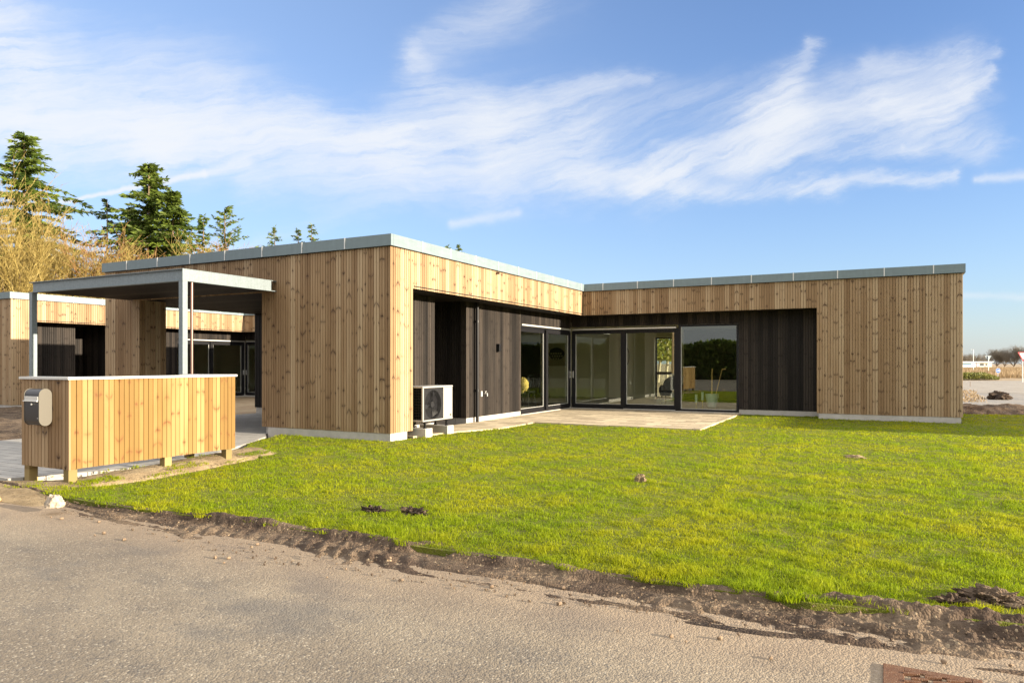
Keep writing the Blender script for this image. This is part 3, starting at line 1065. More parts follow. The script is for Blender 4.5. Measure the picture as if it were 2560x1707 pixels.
for k in range(11):
    zz = hz0 + .05 + k * .052
    mb.box(hx0 + .01, hx1 - .035, hy0 + .002, hy0 + .010, zz, zz + .006)
mb.build('coil', BLACKM, P, off=L(P))
cy_, cz_, fr_ = 1.045, .60, .265
mb = MB()
NSEG = 40
for i in range(NSEG):
    a0, a1 = 2 * math.pi * i / NSEG, 2 * math.pi * (i + 1) / NSEG
    q = lambda a, r, xx: (xx, cy_ + r * math.cos(a), cz_ + r * math.sin(a))
    mb.face([q(a0, fr_, hx1 - .07), q(a1, fr_, hx1 - .07), q(a1, fr_, hx1 - .002), q(a0, fr_, hx1 - .002)])
    mb.face([q(a0, fr_, hx1 - .001), q(a1, fr_, hx1 - .001), q(a1, fr_ + .012, hx1 - .001), q(a0, fr_ + .012, hx1 - .001)])
mb.build('fan_ring', BLACKM, P, off=L(P))
mb = MB()
mb.tube((hx1 - .085, cy_, cz_), (hx1 - .02, cy_, cz_), .055, n=18)
for b in range(3):
    a = 1.2 + b * 2 * math.pi / 3
    pts = []
    for k in range(7):
        r = .05 + .205 * k / 6
        w = .18 + .28 * k / 6
        pts.append((r, a - w * .5 - .10 * k / 6, a + w * .5))
    for (r0, l0, h0), (r1, l1, h1) in zip(pts[:-1], pts[1:]):
        P3 = lambda r, t, xx: (xx, cy_ + r * math.cos(t), cz_ + r * math.sin(t))
        A = [P3(r0, l0, hx1 - .075), P3(r1, l1, hx1 - .075), P3(r1, h1, hx1 - .03), P3(r0, h0, hx1 - .03)]
        mb.face(A)
        mb.face([(p[0] - .004, p[1], p[2]) for p in reversed(A)])
mb.build('fan', CHARM, P, off=L(P))
mb = MB()
y0g, y1g = hy0 + .036, 1.384
for k in range(26):
    zz = hz0 + .045 + k * (hz1 - .04 - hz0 - .05) / 25
    mb.box(hx1 + .001, hx1 + .0035, y0g, y1g, zz, zz + .0035)
for k in range(18):
    yy = y0g + k * (y1g - y0g) / 17
    mb.box(hx1 - .001, hx1 + .001, yy - .0015, yy + .0015, hz0 + .03, hz1 - .036)
# plate around the fan opening
for i in range(NSEG):
    a0, a1 = 2 * math.pi * i / NSEG, 2 * math.pi * (i + 1) / NSEG
    def edge(a):
        c, s_ = math.cos(a), math.sin(a)
        t = 9
        if c > 1e-6: t = min(t, (y1g - cy_) / c)
        if c < -1e-6: t = min(t, (y0g - cy_) / c)
        if s_ > 1e-6: t = min(t, (hz1 - .036 - cz_) / s_)
        if s_ < -1e-6: t = min(t, (hz0 + .03 - cz_) / s_)
        return t
    q = lambda a, r: (hx1 - .004, cy_ + r * math.cos(a), cz_ + r * math.sin(a))
    mb.face([q(a0, fr_), q(a0, edge(a0)), q(a1, edge(a1)), q(a1, fr_)])
mb.build('grille', CHARM, P, off=L(P))
mb = MB()
mb.box(hx1 + .0008, hx1 + .003, 1.615, 1.665, hz0 + .06, hz0 + .10)
mb.build('badge', BEIGEM, P, off=L(P))
for (fx, fy) in ((.12, .88), (.12, 1.62), (-.14, .88), (-.14, 1.62)):
    mb = MB()
    mb.box(fx - .022, fx + .022, fy - .03, fy + .03, .165, .18)
    mb.box(fx - .014, fx + .014, fy - .016, fy + .016, .18, .27)
    mb.box(fx - .03, fx + .03, fy - .06, fy + .06, .27, .294)
    mb.build('foot', BLACKM, P, off=L(P))
cbk = {}
for nm, lb, y0, y1 in (('a', 'darker concrete beam under the fan end of the heat pump', .78, 1.0),
                       ('b', 'concrete beam at the terrace end of the heat pump', 1.52, 1.74)):
    mb = MB()
    mb.box(-.45, .21, y0, y1, -.03, .163)
    o = mb.build('concrete_beam', CONC, None, bevel=.006)
    tag(o, lb, 'concrete beam', 'concrete beams under the heat pump')

# ------------------------------------------------------------------ inside the rooms


def tag_mesh(o, label, cat, group=None):
    return tag(o, label, cat, group)


CH = thing('dining_chair', 'black dining chair draped with a yellow sheepskin just inside the glass door', 'chair', (-1.65, 8.62, .09))
mb = MB()
mb.box(-1.88, -1.42, 8.40, 8.84, .52, .56)
mb.build('seat', BLACKM, CH, off=L(CH), bevel=.01)
mb = MB()
mb.box(-1.86, -1.44, 8.40, 8.43, .72, .97)
mb.build('backrest', BLACKM, CH, off=L(CH), bevel=.01)
for sx in (-1, 1):
    mb = MB()
    mb.tube((-1.65 + sx * .19, 8.44, .54), (-1.65 + sx * .21, 8.38, .09), .014)
    mb.tube((-1.65 + sx * .19, 8.42, .54), (-1.65 + sx * .19, 8.415, .80), .012)
    mb.build('leg', BLACKM, CH, off=L(CH))
    mb = MB()
    mb.tube((-1.65 + sx * .19, 8.80, .54), (-1.65 + sx * .21, 8.88, .09), .014)
    mb.build('leg', BLACKM, CH, off=L(CH))


def blob(center, rad, n=14, amp=.12, seed=1.0, sc=3.0, flat=None):
    V_, F_ = [], []
    for i in range(n + 1):
        for j in range(2 * n):
            t, p = math.pi * i / n, math.pi * j / n
            d = Vector((math.sin(t) * math.cos(p), math.sin(t) * math.sin(p), math.cos(t)))
            k = 1 + amp * mnoise.noise(d * sc + Vector((seed, seed * 2, 0))) + amp * .5 * mnoise.noise(d * sc * 3 + Vector((seed, 0, seed)))
            z = d.z * rad[2] * k
            if flat is not None:
                z = max(z, flat)
            V_.append((center[0] + d.x * rad[0] * k, center[1] + d.y * rad[1] * k, center[2] + z))
    for i in range(n):
        for j in range(2 * n):
            a, b = i * 2 * n + j, i * 2 * n + (j + 1) % (2 * n)
            F_.append((a, a + 2 * n, b + 2 * n, b))
    mb = MB()
    for f in F_:
        mb.face([V_[k] for k in f])
    return mb


o = blob((-1.62, 8.36, .74), (.20, .06, .22), 12, .25, 3.0).build('sheepskin', SHEEP, None, smooth=True)
tag(o, 'yellow sheepskin hanging over the back of the dining chair inside the glass door', 'sheepskin')

C2 = thing('side_chair', 'plain black chair behind the sheepskin chair, seen through the glass door', 'chair', (-2.5, 10.0, .09))
mb = MB()
mb.box(-2.72, -2.28, 9.8, 10.24, .52, .555)
mb.build('seat', BLACKM, C2, off=L(C2))
mb = MB()
mb.box(-2.60, -2.16, 10.22, 10.25, .66, .88)
mb.build('backrest', BLACKM, C2, off=L(C2))
for px, py in ((-2.70, 9.82), (-2.3, 9.82), (-2.70, 10.22), (-2.3, 10.22)):
    mb = MB()
    mb.tube((px, py, .53), (px * 1.01 - .0, py, .09), .014)
    mb.build('leg', BLACKM, C2, off=L(C2))

# framed print
PR = thing('framed_print', 'cream print of a dark oval pattern hanging on the back wall of the dining room', 'picture', (-3.62, 15.28, 1.7))
mb = MB()
mb.box(-4.05, -3.20, 15.278, 15.298, 1.27, 2.15)
mb.build('sheet', CARD, PR, off=L(PR))
mb = MB()
for i in range(28):
    a0, a1 = 2 * math.pi * i / 28, 2 * math.pi * (i + 1) / 28
    mb.face([(-3.60, 15.274, 1.74), (-3.60 + .33 * math.cos(a0), 15.274, 1.74 + .24 * math.sin(a0)), (-3.60 + .33 * math.cos(a1), 15.274, 1.74 + .24 * math.sin(a1))])
for r in range(3):
    for c in range(5):
        yy, xx = 1.55 + r * .10, -3.82 + c * .10 + (r % 2) * .05
        if ((xx + 3.6) / .30) ** 2 + ((yy - 1.74) / .22) ** 2 < 1:
            for i in range(10):
                a0, a1 = 2 * math.pi * i / 10, 2 * math.pi * (i + 1) / 10
                mb.face([(xx, 15.271, yy), (xx + .037 * math.cos(a0), 15.271, yy + .037 * math.sin(a0)), (xx + .037 * math.cos(a1), 15.271, yy + .037 * math.sin(a1))], None, 0, 1)
mb.build('motif', [INK, CARD], PR, off=L(PR))
# oval mirror
MI = thing('oval_mirror', 'thin black oval mirror on the pale wall behind the corner door', 'mirror', (-.6, 12.87, 1.6))
mb = MB()
for i in range(32):
    a0, a1 = 2 * math.pi * i / 32, 2 * math.pi * (i + 1) / 32
    mb.tube((.35 + .13 * math.cos(a0), 15.27, 1.63 + .34 * math.sin(a0)), (.35 + .13 * math.cos(a1), 15.27, 1.63 + .34 * math.sin(a1)), .012, n=6, caps=False)
mb.v = [(x - 1.15, y, z) for x, y, z in mb.v]
mb.build('rim', BLACKM, MI, off=L(MI))
mb = MB()
mb.face([(-.80 + .125 * math.cos(2 * math.pi * i / 32), 15.28, 1.63 + .335 * math.sin(2 * math.pi * i / 32)) for i in range(32)][::-1])
mb.build('glass', PLASTER, MI, off=L(MI))
# armchair with throw
A = thing('armchair', 'dark grey rounded armchair on thin legs seen through the middle glass door', 'armchair', (1.72, 12.2, .09))
mb = MB()
mb.box(1.42, 2.02, 11.95, 12.5, .34, .50)
mb.build('seat', FABRIC, A, off=L(A), bevel=.05)
o = blob((1.72, 12.5, .66), (.34, .10, .30), 10, .03).build('backrest', FABRIC, A, smooth=True, off=L(A))
for sx in (-1, 1):
    o = blob((1.72 + sx * .30, 12.22, .52), (.07, .28, .16), 8, .03).build('armrest', FABRIC, A, smooth=True, off=L(A))
for px, py in ((1.48, 12.0), (1.96, 12.0), (1.48, 12.45), (1.96, 12.45)):
    mb = MB()
    mb.tube((px, py, .35), (px, py, .09), .012)
    mb.build('leg', BLACKM, A, off=L(A))
mb = MB()
for k in range(10):
    t0, t1 = k / 10, (k + 1) / 10
    f = lambda t: (11.90 + .66 * t, .53 + .42 * max(0, (t - .55)) / .45 - .25 * max(0, .1 - t) / .1)
    (ya, za), (yb2, zb2) = f(t0), f(t1)
    mb.face([(1.80, ya, za), (2.05, ya, za + .02), (2.05, yb2, zb2 + .02), (1.80, yb2, zb2)])
o = mb.build('throw_blanket', THROW, None, smooth=True)
tag(o, 'pale grey blanket thrown over the grey armchair', 'blanket')
# low sofa
S = thing('sofa', 'dark low sofa at the back of the room behind the big fixed window', 'sofa', (3.2, 14.3, .09))
mb = MB()
mb.box(1.7, 4.6, 13.9, 14.7, .15, .45)
mb.build('seat', FABRIC, S, off=L(S), bevel=.05)
mb = MB()
mb.box(1.7, 4.6, 14.7, 14.95, .15, .80)
mb.build('backrest', FABRIC, S, off=L(S), bevel=.05)
# vase, sticks, candles
VZ = thing('floor_vase', 'large pale ribbed floor vase behind the fixed window', 'vase', (3.34, 10.55, .09))
mb = MB()
prof = [(.10, .09), (.13, .14), (.165, .30), (.18, .44), (.185, .50)]
for (r0, h0), (r1, h1) in zip(prof[:-1], prof[1:]):
    mb.tube((3.34, 10.55, h0), (3.34, 10.55, h1), r0, r1, n=24, caps=False)
mb.tube((3.34, 10.55, .09), (3.34, 10.55, .10), .10, n=24)
mb.build('body', CERAM, VZ, smooth=True, off=L(VZ))
for k, (dx_, dy_, zt) in enumerate(((.02, 0, 1.22), (.0, .05, 1.22), (.26, .0, 1.20))):
    mb = MB()
    mb.tube((3.31 + k * .03, 10.55, .16), (3.32 + dx_ + k * .02, 10.55 + dy_, zt), .014, .010, n=7)
    if k == 2:
        mb.tube((3.32 + dx_ + .04, 10.55, zt - .005), (3.32 + dx_ + .14, 10.55, zt + .01), .012, .02, n=7)
    o = mb.build('dried_stick', STICK, None)
    tag(o, 'ochre dried stick standing in the pale floor vase', 'stick', 'sticks in the floor vase')
for k, (cx_, hh) in enumerate(((2.90, .12), (3.08, .19))):
    cd = thing('candle_holder', ('shorter' if k == 0 else 'taller') + ' brass holder with a pale candle on the floor behind the window', 'candle holder', (cx_, 10.5, .09), 'candle holders by the vase')
    mb = MB()
    mb.tube((cx_, 10.5, .09), (cx_, 10.5, .10), .05, n=16)
    mb.tube((cx_, 10.5, .10), (cx_, 10.5, .09 + hh), .010, n=10)
    mb.tube((cx_, 10.5, .09 + hh), (cx_, 10.5, .12 + hh), .028, n=14)
    mb.build('stand', BRASS, cd, off=L(cd))
    mb = MB()
    mb.tube((cx_, 10.5, .12 + hh), (cx_, 10.5, .36 + hh), .036, n=16)
    mb.build('candle', CERAM, cd, smooth=True, off=L(cd))

# ------------------------------------------------------------------ ground and paving


def poly(name, pts, z, mat, thick=0.0):
    import bmesh
    bm = bmesh.new()
    vs = [bm.verts.new((x, y, z)) for x, y in pts]
    bm.faces.new(vs)
    if thick:
        r = bmesh.ops.extrude_face_region(bm, geom=list(bm.faces))
        for v in [e for e in r['geom'] if isinstance(e, bmesh.types.BMVert)]:
            v.co.z = z - thick
        bmesh.ops.recalc_face_normals(bm, faces=bm.faces)
    bmesh.ops.triangulate(bm, faces=bm.faces)
    for f in bm.faces:
        if f.normal.z < -.5 and not thick:
            f.normal_flip()
    me = bpy.data.meshes.new(name)
    bm.to_mesh(me)
    bm.free()
    me.materials.append(mat)
    o = bpy.data.objects.new(name, me)
    COL.objects.link(o)
    return o


# one ground sheet out to the horizon, dropping a little beyond the weed field
rings = [0, 3, 6, 10, 15, 20, 26, 34, 45, 60, 80, 110, 150, 185, 200, 240, 320, 500, 900, 1800, 4000]
na = 96
pts = np.zeros((len(rings), na + 1, 3))
for i, r in enumerate(rings):
    for j in range(na + 1):
        a = 2 * math.pi * j / na
        x, y = CAM[0] + r * math.cos(a), CAM[1] + r * math.sin(a)
        z = -.10 if r < 150 else (-.10 - 2.0 * min(1, (r - 150) / 60))
        if 12 < r < 100:
            z += .05 * mnoise.noise((x * .2, y * .2, 0))
        pts[i, j] = (x, y, z)
tag(gridmesh('ground', pts, GROUND), kind='structure')
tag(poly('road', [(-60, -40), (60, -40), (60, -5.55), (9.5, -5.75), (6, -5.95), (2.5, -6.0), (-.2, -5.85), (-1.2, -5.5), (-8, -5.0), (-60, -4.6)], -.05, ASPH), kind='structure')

# terrace: strip along the wing and the wide part along the glass doors
tag(poly('terrace', [(-.62, .68), (-.0, .68), (.14, 1.75), (.62, 2.85), (.60, 4.60), (4.36, 4.56), (4.30, 9.68), (-.64, 9.68)], .028, PAVE, .12), kind='structure')
tag(poly('driveway', [(-3.0, -.02), (-2.62, -.36), (-2.05, -1.3), (-1.14, -3.0), (-.98, -3.87), (-1.28, -4.7), (-1.6, -5.35), (-6.2, -5.1), (-6.3, -2.2), (-7.7, -1.6), (-7.7, 4.3), (-3.13, 4.3)], -.002, DRIVE, .10), kind='structure')

LAWN = [(-.25, -5.72), (.5, -5.77), (1.5, -5.78), (2.5, -5.72), (3.6, -5.69), (4.6, -5.70), (5.4, -5.70), (6.2, -5.72), (7.3, -5.70), (8.3, -5.55), (10.0, -5.4), (18, -5.2),
        (18, 9.0), (11.2, 13.0), (9.4, 12.5), (9.27, 9.0), (6.25, 9.05), (6.2, 9.70), (4.32, 9.70), (4.38, 4.54), (.58, 4.58), (.60, 2.9), (.14, 1.78), (.06, 1.0), (.06, .35), (0, -.02), (-2.6, -.02), (-2.0, -1.3), (-.95, -2.5),
        (-.30, -2.6), (-.10, -3.6), (.05, -4.6), (-.05, -5.2), (-.7, -5.55)]
tag(poly('lawn', LAWN, 0.0, TURFBASE, .09), kind='structure')

# sandy gravel ridge along the foot of the board screen
n1, n2 = 90, 46
pts = np.zeros((n1, n2, 3))
for i in range(n1):
    for j in range(n2):
        y = -6.05 + 4.2 * i / (n1 - 1)
        t = j / (n2 - 1)
        xc_ = -.62 - .12 * max(0, y + 4) + (-.45 if y < -5.3 else 0) * min(1, (-5.3 - y) / .4)
        w = .50 + .12 * mnoise.noise((y * 1.5, 3, 0)) + (1.3 * max(0, min(1, (-5.1 - y) / .5)))
        x = xc_ - w * .75 + 1.5 * w * t
        e = max(0, math.sin(math.pi * t)) ** .6 * min(1, (i + 1) / 6, (n1 - i) / 10)
        h = (.015 + .075 * max(0, min(1, (y + 5.4) / 2.6))) if y > -5.4 else .012
        pts[i, j] = (x, y, -.055 + (.055 + h) * e + e * (.016 * fbm(x, y, 5, 4) + (.014 * abs(mnoise.noise((x * 17, y * 17, 0))) + .010 * mnoise.noise((x * 40, y * 40, 3)))))
tag(gridmesh('gravel_verge', pts, GRAVEL), kind='structure')

# churned soil between the turf and the asphalt
GE = [(-1.6, -5.62), (-.25, -5.73), (.5, -5.77), (1.5, -5.79), (2.5, -5.72), (3.6, -5.69), (4.5, -5.70), (4.62, -5.62), (4.78, -5.58), (4.9, -5.69), (5.4, -5.71), (6.2, -5.72), (7.0, -5.70), (7.25, -5.66), (7.42, -5.58), (7.62, -5.60), (7.8, -5.60), (8.3, -5.53), (9.4, -5.42), (12, -5.3)]
SE = [(-1.6, -5.72), (-.2, -5.84), (.54, -5.93), (1.0, -6.0), (2.8, -6.14), (3.77, -6.24), (4.4, -6.14), (5.1, -6.17), (5.6, -6.13), (6.12, -6.11), (6.8, -6.05), (7.5, -5.98), (7.9, -5.86), (8.3, -5.78), (9.4, -5.72), (12, -5.6)]


def interp(pl, x):
    return float(np.interp(x, [p[0] for p in pl], [p[1] for p in pl]))


n1, n2 = 1150, 64
xs = np.linspace(-1.6, 12, n1)
pts = np.zeros((n1, n2, 3))
for i, x in enumerate(xs):
    yt = interp(GE, x) + .055 + .03 * mnoise.noise((x * 3.1, 2.2, 0))
    yb = interp(SE, x) - .13 - .10 * max(0, min(1, (x - 5.5) / 2)) + .10 * mnoise.noise((x * 1.3, 7.7, 0)) + .06 * mnoise.noise((x * 5.1, 1.7, 0))
    for j in range(n2):
        t = j / (n2 - 1)
        y = yt + (yb - yt) * t
        edge = min(1, (1 - t) / .45)
        edge = edge * edge * (3 - 2 * edge)
        top = max(0, 1 - t / .16)
        ridge = max(0, mnoise.noise((x * 1.9 + y * 2.5, y * 6.5, 4.2))) * 1.0
        clod = abs(mnoise.noise((x * 9, y * 11, 1.0))) * .6 + abs(mnoise.noise((x * 21, y * 24, 2.0))) * .3
        # tyre tread prints left of the middle
        tread = 0.0
        if 2.2 < x < 5.0:
            band = math.exp(-((t - .50) / .22) ** 2) * min(1, (x - 2.2) / .4, (5.0 - x) / .4)
            tread = band * (.5 + .5 * math.sin((x + .5 * (y + 6)) * 2 * math.pi / .155 + 1.5 * mnoise.noise((x * 2, y * 2, 0))))
        right = max(0, min(1, (x - 7.0) / .8))
        blot = max(0, min(1, .5 + 1.5 * mnoise.noise((x * 1.1, y * 2.2, 9.0))))
        rut = math.exp(-((t - .62 - .12 * mnoise.noise((x * .8, 0, 3))) / .09) ** 2)
        h = -.062 + edge * (.016 + (.042 * ridge + .040 * clod) * (.25 + .9 * blot) + .034 * tread * (.3 + .7 * blot) - .02 * rut + .05 * right * (ridge + clod)) + .058 * min(1, top * 1.8) * (.8 + .3 * blot)
        pts[i, j] = (x, y, h + .004 * mnoise.noise((x * 60, y * 60, 0)) * edge)
tag(gridmesh('soil_verge', pts, SOIL), kind='structure')
n1, n2 = 120, 70
pts = np.zeros((n1, n2, 3))
for i in range(n1):
    for j in range(n2):
        x = -17.5 + 11.3 * i / (n1 - 1)
        y = -4.6 + 6.6 * j / (n2 - 1) - .12 * (x + 6)
        e = min(1, i / 8, (n1 - 1 - i) / 6, j / 8, (n2 - 1 - j) / 8)
        pts[i, j] = (x, y, -.12 + e * (.10 + .12 * fbm(x, y, .9, 4) + .06 * abs(mnoise.noise((x * 4, y * 4, 8)))))
tag(gridmesh('plot_soil', pts, SOIL), kind='structure')
# wet soil smears on the asphalt
def smear(name, cx, cy, lx, ly, ang_, seed, mat=SOILD, h=.006):
    n = 26
    pts = np.zeros((10, n + 1, 3))
    for i in range(10):
        for j in range(n + 1):
            a = 2 * math.pi * j / n
            k = (i / 9) * (1 + .45 * mnoise.noise((math.cos(a) * 1.5 + seed, math.sin(a) * 1.5, seed)) + .2 * mnoise.noise((math.cos(a) * 5, math.sin(a) * 5, seed)))
            u, v = k * lx * math.cos(a), k * ly * math.sin(a)
            x, y = cx + u * math.cos(ang_) - v * math.sin(ang_), cy + u * math.sin(ang_) + v * math.cos(ang_)
            pts[i, j] = (x, y, -.048 + h * (1 - (i / 9) ** 2) + .004 * mnoise.noise((x * 40, y * 40, 0)) * (1 - i / 9) - (.004 if i == 9 else 0))
    return tag(gridmesh(name, pts, mat), kind='structure')


smear('soil_smear', 7.02, -6.17, .36, .035, R(4), 3.0)
smear('soil_smear', 6.72, -6.10, .16, .05, R(-10), 5.0)
smear('soil_smear', 7.45, -6.10, .55, .012, R(7), 8.0)
smear('soil_smear', 8.35, -6.10, .28, .03, R(12), 9.0)

# ------------------------------------------------------------------ grass blades
def inpoly(px, py, poly_):
    inside = np.zeros(len(px), bool)
    n = len(poly_)
    for i in range(n):
        x0, y0 = poly_[i]
        x1, y1 = poly_[(i + 1) % n]
        c = ((y0 > py) != (y1 > py)) & (px < (x1 - x0) * (py - y0) / (y1 - y0 + 1e-12) + x0)
        inside ^= c
    return inside


HEAPS = [(3.50, -4.86, .13, .07), (3.86, -4.76, .14, .07), (8.22, -5.20, .26, .12), (8.02, -5.33, .10, .05), (5.17, -2.14, .08, .04)]
fwv, rtv = np.array([st, ct]), np.array([ct, -st])


def lawn_points(n, d0, d1, spread):
    D = np.exp(rng.uniform(math.log(d0), math.log(d1), n))
    u = rng.uniform(-.80, 1.15, n) * D
    x = CAM[0] + D * st + u * ct
    y = CAM[1] + D * ct - u * st
    return x, y, D


NT = 200000
x, y, D = lawn_points(NT, 3.9, 27, 1)
k = 4                                                        # blades per tuft
x = np.repeat(x, k) + rng.normal(0, 1, NT * k) * .012 * np.repeat(np.sqrt(D / 5), k)
y = np.repeat(y, k) + rng.normal(0, 1, NT * k) * .012 * np.repeat(np.sqrt(D / 5), k)
D = np.repeat(D, k)
tuft = np.repeat(rng.uniform(0, 1, NT), k)
tdir = np.repeat(rng.uniform(0, 2 * np.pi, NT), k)
ok = inpoly(x, y + .03 * np.sin(x * 9) + .02 * np.sin(x * 23), LAWN)
for (hx, hy, ha, hb) in HEAPS:
    ok &= (((x - hx) / ha) ** 2 + ((y - hy) / hb) ** 2) > 1
# stray tufts on the gravel ridge
x, y, D, tuft, tdir = x[ok], y[ok], D[ok], tuft[ok], tdir[ok]
ntg = 900
gy = rng.uniform(-5.75, -2.2, ntg)
gx = -.35 - .12 * np.maximum(0, gy + 4) + rng.normal(0, .26, ntg) - .5 * np.maximum(0, -5.3 - gy)
keep = (np.sin(gx * 7 + 1) * np.sin(gy * 5.3) > .15)
gx, gy = np.repeat(gx[keep], 9), np.repeat(gy[keep], 9)
gx, gy = gx + rng.normal(0, .022, len(gx)), gy + rng.normal(0, .022, len(gy))
x, y = np.concatenate([x, gx]), np.concatenate([y, gy])
D = np.concatenate([D, np.full(len(gx), 9.0)])
tdir = np.concatenate([tdir, rng.uniform(0, 6.28, len(gx))])
GRV0 = len(x) - len(gx)
n = len(x)


def pnoise(x, y, sc, seed):
    """cheap smooth noise with numpy: sum of random waves"""
    r = np.random.default_rng(seed)
    v = np.zeros_like(x)
    for _ in range(14):
        a = r.uniform(0, 2 * np.pi)
        f = sc * r.uniform(.5, 1.8)
        v += np.sin((x * math.cos(a) + y * math.sin(a)) * f + r.uniform(0, 6.28))
    return v / 14 ** .5


patch = pnoise(x, y, 3.6, 1)
fine = pnoise(x, y, 13.0, 2)
h = .018 + .007 * np.clip(patch, -1, 1.5) + .011 * np.clip(fine, -1, 1.5) + rng.uniform(0, .018, n)
h = np.clip(h, .012, .09)
edge_d = y - np.interp(x, [p[0] for p in GE], [p[1] for p in GE])
h *= np.where((edge_d < .35) & (x > 3), 1.0 + .6 * rng.uniform(0, 1, n), 1.0)
az = tdir + rng.normal(0, .9, n)
lean = np.clip(rng.normal(.72, .38, n), .05, 1.5)
wd = (.0023 + .00045 * D) * rng.uniform(.7, 1.3, n)
sx, sy = -np.sin(az) * wd / 2, np.cos(az) * wd / 2
lx, ly = np.cos(az) * lean * h, np.sin(az) * lean * h
z0 = np.full(n, -.004)
z0[GRV0:] = .005 + .06 * np.clip((y[GRV0:] + 5.4) / 2.6, 0, 1)
V_ = np.zeros((n, 5, 3), np.float32)
V_[:, 0] = np.stack([x - sx, y - sy, z0], 1)
V_[:, 1] = np.stack([x + sx, y + sy, z0], 1)
V_[:, 2] = np.stack([x + lx * .35 + sx * .8, y + ly * .35 + sy * .8, z0 + h * .62], 1)
V_[:, 3] = np.stack([x + lx * .35 - sx * .8, y + ly * .35 - sy * .8, z0 + h * .62], 1)
V_[:, 4] = np.stack([x + lx, y + ly, z0 + h * np.maximum(.35, 1 - .25 * lean * lean)], 1)
b = np.arange(n)[:, None] * 5
FQ = np.concatenate([b + np.array([[0, 1, 2, 3]]), b + np.array([[3, 2, 4]])], 1).reshape(-1)
cnt = np.tile([4, 3], n)
rv = np.clip(.5 + .15 * patch + .12 * fine + rng.normal(0, .22, n), 0, 1)
go = npmesh('grass', V_.reshape(-1, 3), FQ, cnt, GRASSM, np.repeat(rv, 2))
tag(go, 'short bright green lawn grass growing between the house and the road', 'grass', kind='stuff')

# ------------------------------------------------------------------ clods, stones, grate


def clump(name, label, cat, x, y, rx, ry, rz, mat, seed, z=0.0, group=None, amp=.55, sc=2.2, n=22):
    mb = blob((x, y, z), (rx, ry, rz), n, amp, seed, sc, flat=-.02)
    o = mb.build(name, mat, None, smooth=True)
    return tag(o, label, cat, group)


clump('soil_clump', 'left one of two dark soil clumps lying side by side on the lawn', 'soil clump', 3.50, -4.86, .11, .055, .045, SOILD, 2.0, amp=.9, sc=2.8, n=30)
clump('soil_clump', 'right one of two dark soil clumps lying side by side on the lawn', 'soil clump', 3.87, -4.76, .13, .06, .05, SOILD, 4.0, amp=.9, sc=2.8, n=30)
clump('soil_clump', 'large rough soil heap dug up at the right end of the lawn edge', 'soil clump', 8.22, -5.19, .18, .085, .065, SOIL, 6.3, amp=.6, sc=3.4, n=40)
clump('soil_clump', 'small dark lump of soil just below the large heap at the lawn edge', 'soil clump', 8.02, -5.34, .09, .04, .04, SOILD, 8.1, amp=.9, sc=2.5, n=24)
clump('soil_clod', 'single pale brown clod standing upright in the middle of the lawn', 'clod', 5.19, -2.14, .07, .05, .09, GRAVEL, 9.0, amp=.5, n=16)
clump('soil_clod', 'flat brown clod on the far sunlit lawn before the right wing', 'clod', 7.3, 1.35, .14, .08, .04, GRAVEL, 11.0, amp=.5, n=14)
clump('white_stone', 'large whitish flint stone on the asphalt in front of the board screen', 'stone', .72, -6.13, .085, .075, .095, STONEM, 3.3, z=.035, amp=.35, sc=1.6)
clump('yellow_stone', 'rounded yellow stone at the left border of the picture', 'stone', -.42, -6.09, .075, .06, .05, YSTONE, 5.2, z=-.02, amp=.25)
rs = random.Random(5)
base_pebble = None
for i in range(34):
    px = rs.uniform(.8, 8.3)
    py = interp(SE, px) - rs.uniform(.0, .5) if i > 10 else interp(SE, px) - rs.uniform(-.2, .1)
    if base_pebble is None:
        base_pebble = blob((0, 0, 0), (.014, .011, .009), 6, .4, 2.0).build('pebble', PEBB, None, smooth=True)
        o = base_pebble
    else:
        o = base_pebble.copy()
        COL.objects.link(o)
    s = rs.uniform(.5, 1.25)
    o.scale = (s, s * rs.uniform(.8, 1.2), s)
    o.rotation_euler = (0, 0, rs.uniform(0, 6))
    o.location = (px, py, -.043 + .004 * s)
    tag(o, 'small brownish pebble lying loose on the asphalt near the soil verge', 'pebble', 'pebbles along the soil verge')

mb = MB()
rs = random.Random(12)
for i in range(900):
    px = rs.uniform(-.2, 9.0)
    yt_, yb_2 = interp(GE, px), interp(SE, px)
    t_ = rs.uniform(-.05, 1.45) ** 1.0
    py = yt_ + (yb_2 - yt_) * t_
    r_ = rs.uniform(.004, .013) * (1.4 if rs.random() < .08 else 1)
    zc = -.047 + r_ * .5 if t_ > 1.1 else -.030 + rs.uniform(0, .03)
    c0 = Vector((px, py, zc))
    P6 = [c0 + Vector(d) * r_ * rs.uniform(.6, 1.2) for d in ((1, 0, 0), (0, 1, 0), (-1, 0, 0), (0, -1, 0), (0, 0, .8), (0, 0, -.8))]
    for a_, b_2 in ((0, 1), (1, 2), (2, 3), (3, 0)):
        mb.face([P6[a_][:], P6[b_2][:], P6[4][:]])
        mb.face([P6[b_2][:], P6[a_][:], P6[5][:]])
o = mb.build('soil_crumbs', SOIL, None)
tag(o, 'loose crumbs of dark soil scattered along the verge and the road edge', 'soil crumbs', kind='stuff')

